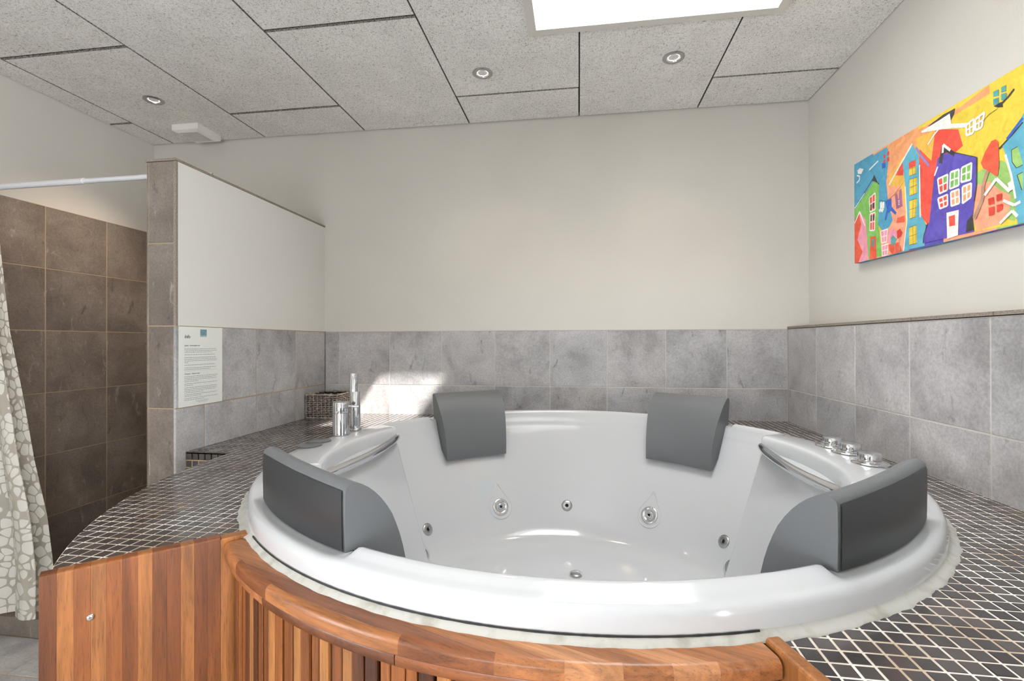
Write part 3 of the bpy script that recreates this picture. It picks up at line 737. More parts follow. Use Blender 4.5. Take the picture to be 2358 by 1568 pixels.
# jets on the inner wall
def wall_frame(a, z, off=0.0):
    R_ = wallR(z); p = Vector(pc(R_-off, a, z)); s_ = .255/.50
    nn = Vector((-cos(a), -sin(a), s_)).normalized(); return p, nn
def face_pt(a, z): return wall_frame(a, z)
for (a, z, kind) in [(119, -.514, 'm'), (59, -.516, 'm'), (91.8, -.521, 's'), (152, -.525, 's'), (29, -.515, 's'), (158, -.597, 'q'), (22.6, -.577, 'q'),
                     (239, -.514, 'm'), (301, -.516, 'm'), (270, -.52, 's'), (208, -.52, 's'), (332, -.52, 's')]:
    p, nn = wall_frame(RD(a), z)
    if kind == 'm':
        b = G(); b.lathe([(.037, -.004), (.037, .003), (.035, .005), (.028, .006), (.021, .002), (.020, -.003)], 36, p, nn, cap0=False, cap1=False)
        o = b.mk('main_jet', CHR, tub, smooth=True, sharp=45)
        b = G(); b.lathe([(.0205, -.004), (.0195, .0012), (.0165, .0012), (.016, -.002), (.013, -.002), (.0125, .002)], 28, p, nn, cap1=False); b.mk('nozzle_seat', CHB, o, smooth=True, sharp=35)
        b = G(); b.lathe([(.0125, .0), (.0125, .004), (.009, .008), (.0075, .009), (.006, .008), (.005, .002)], 24, p, nn, cap0=False, cap1=True); b.mk('nozzle', CHR, o, smooth=True, sharp=35)
        b = G(); b.lathe([(.0052, .0065), (.001, .0065)], 12, p, nn); b.mk('nozzle_hole', HOLE, o)
        # drop shaped recess edge
        ex = Vector((-sin(RD(a)), cos(RD(a)), 0)); ey = nn.cross(ex);
        if ey.z < 0: ey = -ey
        if ex.cross(ey).dot(nn) < 0: ex = -ex
        pts = []
        for k in range(41):
            q = -60+300*k/40; qq = RD(q+180+90+0)
            pts.append(None)
        pts = [p+ex*(.052*cos(x))+ey*(.052*sin(x)) for x in [RD(150+240*k/30) for k in range(31)]]
        tip = p+ey*.105; pts = [tip]+pts+[tip]
        b = G(); b.tube([q+nn*.0004 for q in pts], .0024, 8); b.mk('jet_recess_rim', ACR, tub, smooth=True)
    elif kind == 's':
        b = G(); b.lathe([(.025, -.003), (.0245, .002), (.021, .0045), (.013, .006), (.008, .0055), (.006, .002)], 30, p, nn, cap0=False, cap1=False); o = b.mk('air_jet', CHB, tub, smooth=True, sharp=50)
        b = G(); b.lathe([(.0065, .003), (.001, .003)], 14, p, nn); b.mk('nozzle_hole', HOLE, o)
    else:
        b = G(); b.lathe([(.036, -.003), (.036, .002), (.033, .004), (.027, .0045), (.0265, .001)], 36, p, nn, cap0=False, cap1=False); o = b.mk('suction_grille', RING, tub, smooth=True, sharp=45)
        b = G(); b.lathe([(.026, .0), (.0255, .005), (.022, .007), (.001, .0075)], 30, p, nn); b.mk('grille_cover', CHB, o, smooth=True, sharp=40)
b = G(); b.lathe([(.024, -.663), (.024, -.657), (.021, -.654), (.015, -.653), (.001, -.652)], 28, (1.263, -.715, 0), cap0=False); b.mk('drain', CHB, tub, smooth=True, sharp=40)
# caps and control knobs on the decks
for x, y in ((.375, -1.080), (.369, -1.009)):
    b = G(); b.lathe([(.0385, 0), (.038, .0022), (.036, .003), (.001, .0031)], 40, (x, y, ZR), cap0=False); b.mk('cover_cap', CAPM, tub, smooth=True, sharp=40)
for (x, y), (kx, ky) in zip(((2.108, -.862), (2.112, -.956), (2.100, -1.090)), ((.004, 0), (.006, 0), (-.002, 0))):
    b = G(); b.lathe([(.046, 0), (.0455, .002), (.042, .004), (.032, .0055), (.03, .009)], 44, (x, y, ZR), cap0=False); o = b.mk('control_dial', CHR, tub, smooth=True, sharp=50)
    b = G(); b.lathe([(.027, .008), (.029, .010), (.029, .026), (.0275, .029), (.024, .0305), (.001, .031)], 44, (x+kx, y+ky, ZR), cap0=False); b.mk('knob', CHR, o, smooth=True, sharp=40)

# ------------------------------------------------------------------ head rests
PROF = [(.886, ZR-.0115), (.889, -.060), (.890, -.014), (.888, -.007), (.883, -.003)]+[(.876-.130*sin(RD(q))**1.3, -.288+.288*cos(RD(q))) for q in range(0, 89, 6)]+[(.7455, -.286), (.747, -.293), (.756, -.290),
        (wallR(-.25)-.002, -.250), (wallR(-.20)-.002, -.200), (wallR(-.16)-.002, -.160), (wallR(-.13)-.003, -.130), (.862, ZR-.013), (.872, ZR-.0115)]
LB = {126: 'grey foam head rest at the back of the tub, left one, near the sunlit tiles', 51.5: 'grey foam head rest at the back of the tub, right one', 233.2: 'dark grey foam head rest on the near rim beside the left deck', 312.3: 'dark grey foam head rest on the near rim beside the right wall'}
for c in PIL:
    t = thing('head_rest', LB[c], 'head rest', pc(.875, RD(c), ZR-.012), 'grey head rests on the tub rim')
    n = 28; V = []; K = len(PROF); W = RD(10.9 if c < 180 else 13.2)
    for i in range(n+1):
        s_ = -1+2*i/n; e = 1-abs(s_)
        for (r, z) in PROF:
            top = sst((z+.12)/.12); ww = W*(1+.03*top) if z > -.12 else W*(1-.03*(-.12-z)/.17)
            # slightly rounded cheeks
            pinch = 0; sag = .017*(1-s_*s_)*max(0, min(1, (z+.125)/.11)) if c > 180 else .012*(1-s_*s_)*max(0, min(1, (z+.125)/.11)); r -= sag
            a = RD(c)+s_*ww*(.87/r if r > .8 else .87/.8*(1-.0*(.8-r)))
            rr_ = r+ (pinch if z < -.03 and r < .80 else 0); zz = z-(pinch if z > -.03 and r < .88 else 0)
            V.append(pc(rr_, a, zz))
    Fc = []
    for i in range(n):
        for k in range(K):
            k2 = (k+1) % K; Fc.append((i*K+k, (i+1)*K+k, (i+1)*K+k2, i*K+k2))
    Fc += [tuple(range(K)), tuple(n*K+k for k in range(K-1, -1, -1))]
    o = mk('cushion', V, Fc, FOAM, t, smooth=True, sharp=42)
    # smooth outer skin plate
    V = []
    for i in range(n+1):
        s_ = -1+2*i/n; a = RD(c)+s_*W*.985*.98
        for (r, z) in [(.887, ZR-.010), (.8905, ZR-.008), (.8915, -.060), (.8915, -.0165), (.8895, -.0125)]: V.append(pc(r-(.017 if c > 180 else .012)*(1-s_*s_)*max(0, min(1, (z+.125)/.11)), a, z))
    Fc = []
    for i in range(n):
        for k in range(4): Fc.append((i*5+k, (i+1)*5+k, (i+1)*5+k+1, i*5+k+1))
    mk('outer_skin', V, Fc, FOAMB, t, smooth=True)
    for s_ in (-1, 1):
        b = G(); p = pc(.865, RD(c)+s_*W*.93, ZR-.016); b.lathe([(.007, 0), (.0065, .006), (.004, .008)], 14, p); b.mk('clip', HOLE, t, smooth=True)
PC={'sky': '4f9fc0', 'org': 'f2a36b', 'pea': 'f5a583', 'yel': 'e8c940', 'ye2': 'efb94e', 'red': 'ee5140', 'grn': '7fbf5a', 'gr2': '9ac36a', 'blu': '5fadc4', 'pur': '5c4db0', 'pin': 'ee9aae', 'wht': 'ece9e4', 'blk': '3d3b3c', 'dor': 'ea5a3c', 'tea': '4f9c9c', 'nav': '2d62c0', 'mau': 'a56488', 'tan': 'bb9078', 'dr': 'd9402f', 'lil': '8d86c4'}
